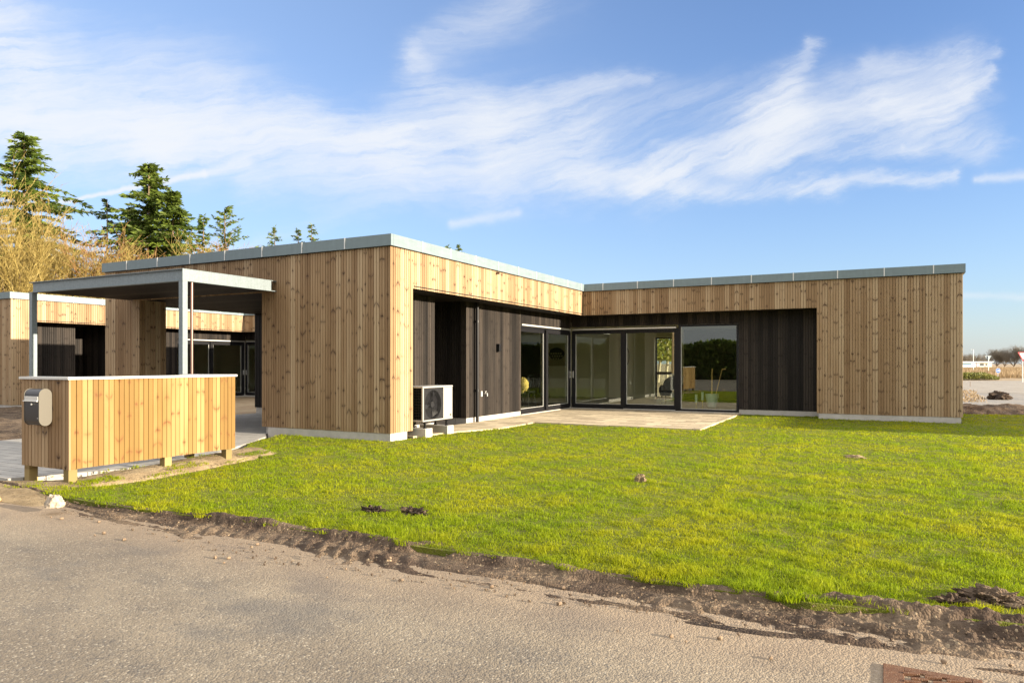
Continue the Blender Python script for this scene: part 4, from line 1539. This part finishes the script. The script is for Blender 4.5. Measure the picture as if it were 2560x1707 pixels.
# rusty gully grate
GR = thing('gully_grate', 'rusty iron gully grate with slanted slots set in the asphalt', 'grate', (7.86, -6.52, -.045))
gx0, gx1, gy0, gy1 = 7.668, 8.06, -6.78, -6.315
mb = MB()
mb.box(gx0, gx0 + .085, gy0, gy1, -.09, -.040)
mb.box(gx1 - .04, gx1, gy0, gy1, -.09, -.040)
mb.box(gx0 + .0855, gx1 - .0405, gy1 - .05, gy1, -.09, -.0405)
mb.box(gx0 + .0855, gx1 - .0405, gy0, gy0 + .04, -.09, -.0405)
mb.build('frame', RUST, GR, off=L(GR), bevel=.003)
mb = MB()
mb.box(gx0 + .086, gx1 - .041, gy0 + .041, gy1 - .051, -.10, -.075)
mb.build('gully_floor', SOILD, GR, off=L(GR))
mb = MB()
for r in range(8):
    for c in range(3):
        cx_ = gx0 + .115 + c * .085 + (r % 2) * .03
        cy2 = gy1 - .075 - r * .047
        w = .034
        P_ = [(cx_ - w, cy2 - .010 - .006), (cx_ + w, cy2 - .010 + .010), (cx_ + w, cy2 + .010 + .010), (cx_ - w, cy2 + .010 - .006)]
        mb.prism(P_, 2, -.074, -.036)
mb.build('bars', RUST, GR, off=L(GR), bevel=.002)

# ------------------------------------------------------------------ trees


class Leaves:
    """many small quads / triangles collected for one mesh"""
    def __init__(s):
        s.v, s.c, s.r = [], [], []

    def quad(s, p, d, w, l, r):
        """small leaf/spray: p base, d direction, w width, l length"""
        d = Vector(d).normalized()
        a = d.cross(Vector((random.uniform(-1, 1), random.uniform(-1, 1), random.uniform(-1, 1)))).normalized() * w
        p = Vector(p)
        m_ = p + d * l * .45
        s.v += [p[:], (m_ + a)[:], (p + d * l)[:], (m_ - a)[:]]
        s.c.append(4)
        s.r.append(r)

    def twig(s, p, q, w, r):
        p, q = Vector(p), Vector(q)
        d = (q - p)
        a = d.cross(Vector((random.uniform(-1, 1), random.uniform(-1, 1), .3))).normalized() * w
        b_ = d.cross(a).normalized() * w
        s.v += [(p + a)[:], (p - a)[:], q[:], (p + b_)[:], (p - b_)[:], q[:]]
        s.c += [3, 3]
        s.r += [r, r]

    def build(s, name, mat, parent):
        v = np.array(s.v, np.float32)
        off = np.array(wloc(parent), np.float32)
        return npmesh(name, v - off, np.arange(len(v)), np.array(s.c, np.int32), mat, np.array(s.r, np.float32), parent)


def at(u, D, z=0.0):
    """ground point on the viewing ray through the photograph column u, at distance D"""
    k_ = (u - 1280) / 1780.86
    return (CAM[0] + D * (st + k_ * ct), CAM[1] + D * (ct - k_ * st), z)


def zat(v, D):
    return CAM[2] - (v - 908) / 1780.86 * D


def conifer(name, label, u, D, vtop, halfw, seed, dens=1.0, mat=NEEDLE, droop=.25, zlow=.18, up=0.0, group='conifers behind the house', asym=0.0, ls=1.0):
    random.seed(seed)
    bx, by, _ = at(u, D)
    H_ = zat(vtop, D)
    T_ = thing(name, label, 'tree', (bx, by, -.1), group)
    mb = MB()
    N = 8
    for i in range(N):
        t0, t1 = i / N, (i + 1) / N
        mb.tube((bx, by, -.1 + H_ * t0), (bx, by, -.1 + H_ * t1), H_ * .016 * (1 - t0) + .02, H_ * .016 * (1 - t1) + .02, 7, caps=False)
    LV = Leaves()
    nb = int(118 * dens + H_ * 2.2 * dens)
    for i in range(nb):
        t = (i + random.random()) / nb
        z = H_ * (zlow + (1 - zlow) * t)
        f = (1 - t)
        prof = (f ** .72) * (.70 + .45 * random.random()) + .04
        ln = 1.75 * halfw * prof * (1 + .25 * math.sin(i * 1.7 + seed)) * random.uniform(.6, 1.1)
        a = random.uniform(0, 2 * math.pi)
        ln *= 1 + asym * math.cos(a)
        dirv = Vector((math.cos(a), math.sin(a), 0))
        rise = up + .35 * (t - .4)
        base = Vector((bx, by, z))
        prev = base.copy()
        ns = max(4, int(ln / .42))
        tone = random.uniform(.15, .75)
        for s_ in range(1, ns + 1):
            q = s_ / ns
            p = base + dirv * (ln * q) + Vector((0, 0, ln * (rise * q - droop * q * q * (1 - t * .6))))
            mb.tube(prev[:], p[:], .018 + .06 * (1 - q) * f, .014 + .06 * (1 - q - 1 / ns) * f, 4, caps=False) if s_ % 2 == 0 or ns < 8 else None
            k_ = int((9 + 9 * (1 - q)) * (1 if dens > .6 else .7))
            for _ in range(k_):
                side = random.choice((-1, 1))
                lat = Vector((-dirv.y, dirv.x, 0)) * side
                dd = dirv * random.uniform(.3, 1) + lat * random.uniform(.2, 1) + Vector((0, 0, random.uniform(-.5, .25)))
                pp = prev.lerp(p, random.random()) + Vector((random.uniform(-.1, .1), random.uniform(-.1, .1), random.uniform(-.12, .05)))
                LV.quad(pp, dd, random.uniform(.06, .115) * ls, random.uniform(.38, .80) * ls * (.6 + .4 * f + .15), min(1, max(0, tone + random.uniform(-.3, .3))))
            if s_ % 2 == 0 or ns < 8:
                prev = p
    for _ in range(14):
        LV.quad((bx, by, H_ - random.uniform(0, 1.4)), (random.uniform(-1, 1), random.uniform(-1, 1), .9), .06, .5, random.random())
    mb.build('trunk', BARK, T_, off=L(T_))
    LV.build('crown', mat, T_)
    return T_


def bare_tree(name, label, u, D, vtop, halfw, seed, n0=7, depth=4, mat=TWIG, group='bare trees behind the house', density=1.0, trunk=True, cat='tree', zb=-.1, fork=.25):
    random.seed(seed)
    bx, by, _ = at(u, D)
    H_ = zat(vtop, D)
    T_ = thing(name, label, cat, (bx, by, zb), group)
    mb = MB()
    LV = Leaves()

    def grow(p, d, ln, r, lev):
        segs = 3
        for s_ in range(segs):
            d = (d + Vector((random.uniform(-.22, .22), random.uniform(-.22, .22), random.uniform(-.06, .16)))).normalized()
            q = p + d * (ln / segs)
            if lev <= 1:
                mb.tube(p[:], q[:], r * (1 - s_ * .2), r * (1 - (s_ + 1) * .2), 5, caps=False)
            else:
                LV.twig(p, q + d * .1, max(.015, r * .8), random.random())
            if lev < depth:
                nk = 2 if s_ < segs - 1 else 3
                for _ in range(int(nk * density + random.random())):
                    dd = (d * random.uniform(.5, .9) + Vector((random.uniform(-1, 1), random.uniform(-1, 1), random.uniform(-.25, .75))) * .72).normalized()
                    grow(q.copy(), dd, ln * random.uniform(.48, .72), max(.012, r * .5), lev + 1)
            p = q

    tr = H_ * .012 + .03
    top = Vector((bx, by, H_ * fork))
    mb.tube((bx, by, zb), top[:], tr * 1.4, tr, 8, caps=False)
    for i in range(n0):
        a = 2 * math.pi * (i + random.random() * .6) / n0
        sp = random.uniform(.15, 1.0)
        tgt = Vector((halfw * math.cos(a) * sp, halfw * math.sin(a) * sp, H_ * (1 - fork) * (.95 - .35 * sp * sp)))
        grow(top - Vector((0, 0, H_ * fork * random.uniform(0, .4))), tgt.normalized(), tgt.length * .56, tr * .65, 1)
    mb.build('trunk', BARK, T_, off=L(T_))
    LV.build('crown', mat, T_)
    return T_


conifer('conifer_tree', 'tallest dark green conifer rising at the left border above the golden tree', 60, 66, 335, 5.4, 21, 1.3, asym=.15)
conifer('conifer_tree', 'broad dark conifer with a pointed tip right of the condensation trail start', 372, 66, 411, 3.9, 22, 1.25)
conifer('conifer_tree', 'lighter green bushy conifer leaning against the right side of the broad dark one', 432, 64, 480, 3.2, 23, 1.5, zlow=.1)
conifer('conifer_tree', 'slim bluish conifer standing left of the broad dark one', 325, 70, 520, 2.3, 24, .8, mat=NEEDLEB)
conifer('conifer_tree', 'thin sparse larch with a bare needle-like tip left of the conifer group', 268, 68, 498, 2.0, 25, .40, mat=NEEDLEB, zlow=.3, ls=.7)
conifer('conifer_tree', 'open conifer with upswept branches right of the conifer group', 562, 66, 520, 3.6, 26, .5, up=.42, droop=.15, ls=.75)
conifer('conifer_tree', 'narrow short conifer squeezed in left of the upswept one', 508, 70, 540, 1.7, 27, .6, ls=.75)
conifer('conifer_tree', 'small spruce tip showing alone above the metal roof edge', 687, 85, 568, 2.4, 28, .5, ls=.62)
conifer('conifer_tree', 'faint feathery tree tip above the roof edge, left of the last thin one', 745, 88, 573, 1.9, 29, .35, zlow=.4, ls=.62)
conifer('conifer_tree', 'thin tree tip above the roof edge nearest the gable corner', 779, 86, 560, 1.7, 30, .38, zlow=.4, ls=.62)
conifer('conifer_tree', 'pair-topped dark tip peeping over the roof right of the gable corner', 1148, 95, 613, 2.0, 31, .5, zlow=.3, ls=.62)
conifer('conifer_tree', 'tiny dark tip peeping over the roof edge close to the gable corner', 1119, 95, 614, 1.2, 32, .4, zlow=.4, ls=.62)
conifer('conifer_tree', 'dark lower conifer behind the golden tree at the left border', -5, 58, 640, 3.4, 33, 1.0)

bare_tree('bare_tree', 'big dense golden bare tree at the left border, in front of the tallest conifer', 38, 52, 470, 2.7, 41, 11, 4, TWIG, density=1.0, fork=.12)
bare_tree('bare_tree', 'second golden bare tree filling in right of the big one', 112, 54, 590, 2.0, 42, 8, 4, TWIG, fork=.15)
bare_tree('bare_tree', 'airy bare tree with thin curved grey twigs between the golden trees', 205, 56, 570, 2.8, 43, 7, 4, TWIGR, density=.85, fork=.2)
bare_tree('bare_tree', 'golden brown bare tree beneath the thin larch', 272, 56, 590, 2.0, 44, 8, 4, TWIG, density=1.0, fork=.15)
bare_tree('bare_tree', 'low russet thicket tree below the broad dark conifer', 335, 57, 640, 2.2, 45, 8, 4, TWIGR, density=1.1, fork=.12)
bare_tree('bare_tree', 'low golden thicket tree below the lighter green conifer', 405, 58, 655, 2.3, 46, 8, 4, TWIG, density=1.0, fork=.12)
bare_tree('bare_tree', 'golden thicket tree left of the upswept conifer', 500, 60, 610, 1.9, 47, 7, 4, TWIG, density=1.0, fork=.2)
bare_tree('bare_tree', 'russet bare tree in front of the upswept conifer', 565, 60, 618, 1.9, 48, 8, 4, TWIGR, density=1.1, fork=.2)

# hedge added out of view behind the camera to darken reflections in the glass
HD = thing('reflection_hedge', 'unseen dark hedge added behind the viewpoint to darken the glass reflections', 'hedge', (10, -34, -.1))
random.seed(77)
LV = Leaves()
for _ in range(42000):
    px = random.uniform(-25, 45)
    tz = 3.1 + .5 * mnoise.noise((px * .3, 0, 0))
    LV.quad((px, -34 + random.uniform(-.5, .9), random.random() ** .8 * tz), (random.uniform(-1, 1), random.uniform(-1, 1), random.uniform(-.3, 1)), .13, .45, random.random())
LV.build('foliage', NEEDLE, HD)
mb = MB()
mb.box(-25, 45, -34.9, -34.45, -.1, 2.7)  # dark box added behind the leaves so no sky reflects through gaps
mb.build('dark_core', HEDGECORE, HD, off=L(HD))
mb = MB()
for k_ in range(70):
    mb.tube((-25 + k_, -34.2, -.1), (-25 + k_ + random.uniform(-.3, .3), -34.2, 2.6), .05, n=5)
mb.build('stems', BARK, HD, off=L(HD))

# birches seen through the tall back window
for i, (uu, DD, sd, lb) in enumerate(((1630, 47, 61, 'pale-trunked birch at the left side of the tall back window'),
                                      (1645, 55, 62, 'leafy birch in the middle of the tall back window'),
                                      (1668, 50, 63, 'twin-stemmed birch at the right side of the tall back window'))):
    random.seed(sd)
    bx, by, _ = at(uu, DD)
    T_ = thing('birch_tree', lb, 'tree', (bx, by, -.1), 'birches behind the house')
    mb = MB()
    for s_ in range(1 + (i == 2)):
        p = Vector((bx + s_ * .4, by, -.1))
        for k_ in range(6):
            q = p + Vector((random.uniform(-.15, .15), random.uniform(-.15, .15), 1.0))
            mb.tube(p[:], q[:], .11 - .012 * k_, .098 - .012 * k_, 7, caps=False)
            p = q
    mb.build('trunk', BIRCHB, T_, off=L(T_))
    LV = Leaves()
    for _ in range(2600):
        a, r_, z_ = random.uniform(0, 6.28), 2.2 * random.random() ** .5, random.uniform(1.6, 6.2)
        LV.quad((bx + r_ * math.cos(a), by + r_ * math.sin(a), z_), (random.uniform(-1, 1), random.uniform(-1, 1), random.uniform(-1, .3)), .07, .26, random.random())
    LV.build('crown', BIRCHL, T_)

# ------------------------------------------------------------------ right-hand background
tag(poly('mud_road', [at(2380, 24.2)[:2], at(2900, 23)[:2], at(3300, 34)[:2], at(2330, 40)[:2]], -.055, MUDROAD), kind='structure')
tag(poly('sand_road', [at(2250, 34)[:2], at(3200, 33)[:2], at(3200, 60)[:2], at(2150, 57)[:2]], -.045, SAND), kind='structure')
# churned dark dirt strip behind the lawn
n1, n2 = 150, 50
pts = np.zeros((n1, n2, 3))
for i in range(n1):
    for j in range(n2):
        x = 9.2 + 7.5 * i / (n1 - 1)
        t = j / (n2 - 1)
        y = 12.3 + .28 * (x - 9.2) + 5.6 * t
        e = min(1, t / .12, (1 - t) / .2)
        rid = math.exp(-((t - .42) / .12) ** 2) * .16 + math.exp(-((t - .62) / .10) ** 2) * .12
        pts[i, j] = (x, y, -.09 + e * (.05 + rid * (.8 + .8 * mnoise.noise((x * .9, y * .9, 5))) + .14 * fbm(x, y, 1.6, 4) + .05 * abs(mnoise.noise((x * 6, y * 6, 3)))))
tag(gridmesh('churned_dirt', pts, SOILD), kind='structure')
o = tag(blob((*at(2497, 28.0)[:2], .05), (.36, .3, .20), 24, .45, 3.0, 2.4, flat=-.2).build('soil_heap', SOILD, None, smooth=True), 'dark soil heap at the edge of the muddy road beyond the house', 'soil heap')
# dry scrub on the dirt at the corner of the house
random.seed(70)
LV = Leaves()
for _ in range(1500):
    D_ = random.uniform(26, 37)
    uu = random.uniform(2330, 2455 - (D_ - 26) * 3 + 20 * random.random())
    px, py, _ = at(uu, D_)
    LV.quad((px, py, -.08), (random.uniform(-.6, .6), random.uniform(-.6, .6), 1), .02, random.uniform(.05, .14), random.random())
e_ = thing('dry_scrub', 'patch of dry yellowish scrub on the dirt beside the right house end', 'scrub', at(2420, 30, -.1))
e_['kind'] = 'stuff'
bpy.data.objects.remove(e_)
v = np.array(LV.v, np.float32)
o = npmesh('dry_scrub', v, np.arange(len(v)), np.array(LV.c, np.int32), WEED, np.array(LV.r, np.float32))
tag(o, 'patch of dry yellowish scrub on the dirt beside the right house end', 'scrub', kind='stuff')
# field of dry weeds
n = 60000
D_ = rng.uniform(69, 178, n)
u_ = rng.uniform(2250, 3100, n)
kk = (u_ - 1280) / 1780.86
x = CAM[0] + D_ * (st + kk * ct)
y = CAM[1] + D_ * (ct - kk * st)
hh = rng.uniform(.25, .62, n)
w_ = .018 + .0006 * D_
az = rng.uniform(0, 6.28, n)
V_ = np.stack([np.stack([x - w_ * np.cos(az), y - w_ * np.sin(az), np.full(n, -.12)], 1), np.stack([x + w_ * np.cos(az), y + w_ * np.sin(az), np.full(n, -.12)], 1),
               np.stack([x + rng.uniform(-.15, .15, n), y + rng.uniform(-.15, .15, n), hh], 1)], 1)
o = npmesh('dry_weeds', V_.reshape(-1, 3), np.arange(n * 3), np.full(n, 3), WEED, rng.uniform(0, 1, n))
tag(o, 'wide field of pale brown dry weeds beyond the road junction', 'weeds', kind='stuff')
# low green hedge
HG = thing('low_shrubs', 'low green and yellow shrub bed along the far side of the sandy road', 'shrubs', at(2440, 65))
LV = Leaves()
random.seed(80)
for _ in range(6500):
    uu = random.uniform(2330, 2496)
    D_ = random.uniform(61, 68)
    px, py, _ = at(uu, D_)
    top = (.50 + .12 * mnoise.noise((px * .7, py * .7, 0))) * min(1, (2500 - uu) / 40)
    z_ = random.uniform(0, 1) ** .7 * top
    LV.quad((px, py, z_ - .05), (random.uniform(-1, 1), random.uniform(-1, 1), random.uniform(0, 1)), .06, .16, min(1, max(0, .3 + .5 * mnoise.noise((px * .5, 0, 3)) + random.uniform(0, .4))))
LV.build('foliage', HEDGE, HG)
mb = MB()
for k_ in range(24):
    px, py, _ = at(2340 + k_ * 6.4, 64.5)
    mb.tube((px, py, -.1), (px, py, .25), .02, n=5)
mb.build('stems', BARK, HG, off=L(HG))

# signs, posts
def sign_post(name, label, cat, u, vb, vt, r, mat=WHITEP):
    D_ = 1.42 * 1780.86 / (vb - 908)
    x_, y_, _ = at(u, D_)
    T_ = thing(name, label, cat, (x_, y_, -.05))
    mb = MB()
    mb.tube((x_, y_, -.1), (x_, y_, zat(vt, D_)), r, n=8)
    mb.build('post', mat, T_, off=L(T_))
    return T_, D_, Vector((x_, y_, 0))


cf = Vector((-st, -ct, 0))                      # towards the viewer
cr = Vector((ct, -st, 0))                       # to the viewer's right


def flat(mb, base, pts, dist, mi=0, thick=.012):
    P_ = lambda p, d: tuple(base + cr * p[0] + Vector((0, 0, p[1])) + cf * d)
    mb.face([P_(p, dist) for p in pts], None, 0, mi)
    mb.face([P_(p, dist - thick) for p in reversed(pts)], None, 0, mi)
    for i in range(len(pts)):
        j = (i + 1) % len(pts)
        mb.face([P_(pts[i], dist), P_(pts[i], dist - thick), P_(pts[j], dist - thick), P_(pts[j], dist)], None, 0, mi)


T_, D_, b_ = sign_post('give_way_sign', 'red and white give way triangle on a white post at the right border', 'road sign', 2556.5, 955, 884, .035)
c_ = zat(888, D_)
s3 = .40
tri = lambda s, z: [(-s, z + s * .577), (s, z + s * .577), (0, z - s * 1.155)]
mb = MB()
flat(mb, b_, [(p[0], p[1]) for p in tri(s3, c_)][::-1], .05)
mb.build('border', REDP, T_, off=L(T_))
mb = MB()
flat(mb, b_, tri(s3 * .66, c_)[::-1], .056, 0, .004)
mb.build('panel', WHITEP, T_, off=L(T_))

T_, D_, b_ = sign_post('arrow_sign', 'round blue sign with a white arrow pointing right, on a short white post', 'road sign', 2494.5, 943.5, 931, .03)
c_ = zat(926.4, D_)
rr_ = 6.2 * D_ / 1780.86
circ = lambda r, z, n=28: [(r * math.cos(2 * math.pi * i / n), z + r * math.sin(2 * math.pi * i / n)) for i in range(n)]
mb = MB()
flat(mb, b_, circ(rr_, c_), .05)
mb.build('rim', WHITEP, T_, off=L(T_))
mb = MB()
flat(mb, b_, circ(rr_ * .93, c_), .055, 0, .003)
mb.build('panel', BLUEP, T_, off=L(T_))
mb = MB()
a_ = rr_
flat(mb, b_, [(-.72 * a_, c_ - .08 * a_), (.25 * a_, c_ - .08 * a_), (.25 * a_, c_ - .34 * a_), (.76 * a_, c_), (.25 * a_, c_ + .34 * a_), (.25 * a_, c_ + .08 * a_), (-.72 * a_, c_ + .08 * a_)], .059, 0, .003)
mb.build('arrow', WHITEP, T_, off=L(T_))

T_, D_, b_ = sign_post('road_sign', 'grey back of a triangular road sign on a thin white post above the shrubs', 'road sign', 2471, 934, 890, .045)
mb = MB()
flat(mb, b_, tri(.46, zat(894, D_))[::-1], -.06)
mb.build('panel', GREYP, T_, off=L(T_))

T_, D_, b_ = sign_post('street_lamp', 'tall white lamp post with two small lamp heads near the house end', 'street lamp', 2433.3, 931, 873.5, .05)
mb = MB()
ztop = zat(873.5, D_)
mb.tube((b_ + cr * -.42)[:2] + (ztop,), (b_ + cr * .02)[:2] + (ztop,), .02, n=6) if False else None
p0, p1 = b_ - cr * .40 + Vector((0, 0, ztop - .01)), b_ + Vector((0, 0, ztop - .02))
mb.tube(p0[:], p1[:], .018, n=6)
mb.build('arm', WHITEP, T_, off=L(T_))
for dx_ in (-.42, 0.0):
    mb = MB()
    p0 = b_ + cr * (dx_ - .10) + Vector((0, 0, ztop))
    p1 = b_ + cr * (dx_ + .10) + Vector((0, 0, ztop + .02))
    mb.tube(p0[:], p1[:], .045, .03, n=8)
    mb.build('lamp_head', GREYP, T_, off=L(T_))
T_, D_, b_ = sign_post('wooden_stake', 'short dark stake in the dirt beside the right house end', 'stake', 2425.5, 966, 954, .012, BARK)
T_['label'] = 'short dark stake in the dirt beside the right house end'

# far low building
BD = 205
x0, x1 = at(2380, BD), at(2480, BD)
B = thing('low_building', 'distant low white flat-roofed building behind the weed field', 'building', at(2440, BD, -2))
zt = zat(905.5, BD)


def wallstrip(name, ua, ub, za, zb, d, mat, par=None):
    mb = MB()
    A_, B_ = Vector(at(ua, BD)) , Vector(at(ub, BD))
    back = Vector((st, ct, 0)) * 6
    o_ = cf * d
    q = [A_ + o_, B_ + o_, B_ + back, A_ + back]
    mb.prism([(p.x, p.y) for p in q], 2, za, zb)
    return mb.build(name, mat, par or B, off=L(B))


wallstrip('wall', 2378, 2440, -2.1, zt - .05, 0, WHITEP)
wallstrip('wall', 2440.5, 2449, -2.1, zt, .1, simple('grey_render', (.42, .40, .42), .8))
wallstrip('wall', 2449.5, 2480, -2.1, zt - .1, 0, simple('cream_render', (.52, .50, .42), .8))
wallstrip('roof', 2378, 2481, zt + .003, zt + .22, .5, WHITEP)
wallstrip('window_band', 2382, 2428, zat(912, BD), zat(908, BD), .05, simple('far_glass', (.10, .20, .28), .3))
wallstrip('window_band', 2449.8, 2459.5, zat(913.5, BD), zat(908.5, BD), .05, simple('far_dark_glass', (.05, .06, .06), .3))
wallstrip('window_band', 2464, 2468, zat(913, BD), zat(909, BD), .05, MATS['far_dark_glass'])

# far bare trees, haze put into their pale twig colour
for i, (uu, DD, vt, hw, lb) in enumerate(((2395, 250, 893, 6, 'far grey bare tree just right of the house end'), (2420, 255, 891, 6, 'far grey bare tree behind the white building'),
                                          (2450, 260, 894, 6, 'low far bare tree above the grey end of the building'),
                                          (2492, 235, 876, 5.0, 'rounded far bare tree right of the triangular sign back'), (2512, 235, 878, 4.6, 'far bare tree between the two rounded crowns'),
                                          (2535, 230, 871, 4.6, 'tall far bare tree left of the give way sign'), (2560, 228, 866, 5.4, 'tallest far bare tree behind the give way sign'),
                                          (2595, 228, 870, 5.4, 'far bare tree beyond the right border'))):
    bare_tree('bare_tree', lb, uu, DD, vt, hw, 90 + i, 11, 4, HAZET, 'far bare trees beyond the field', 1.0, zb=-2.2, fork=.08)

# thin air: far things turn pale
HZ = newmat('air')
_m, _g, _o = HZ
_pv = _g.node('ShaderNodeVolumePrincipled', {'Color': (.80, .88, 1.0, 1), 'Density': .0012, 'Anisotropy': 0.0})
_g.t.links.new(_pv.outputs[0], _o.inputs['Volume'])
USE_HAZE = False
if USE_HAZE:
    mb = MB()
    mb.box(-300, 420, -60, 420, -3.2, 30)
    tag(mb.build('haze', _m, None), kind='stuff')
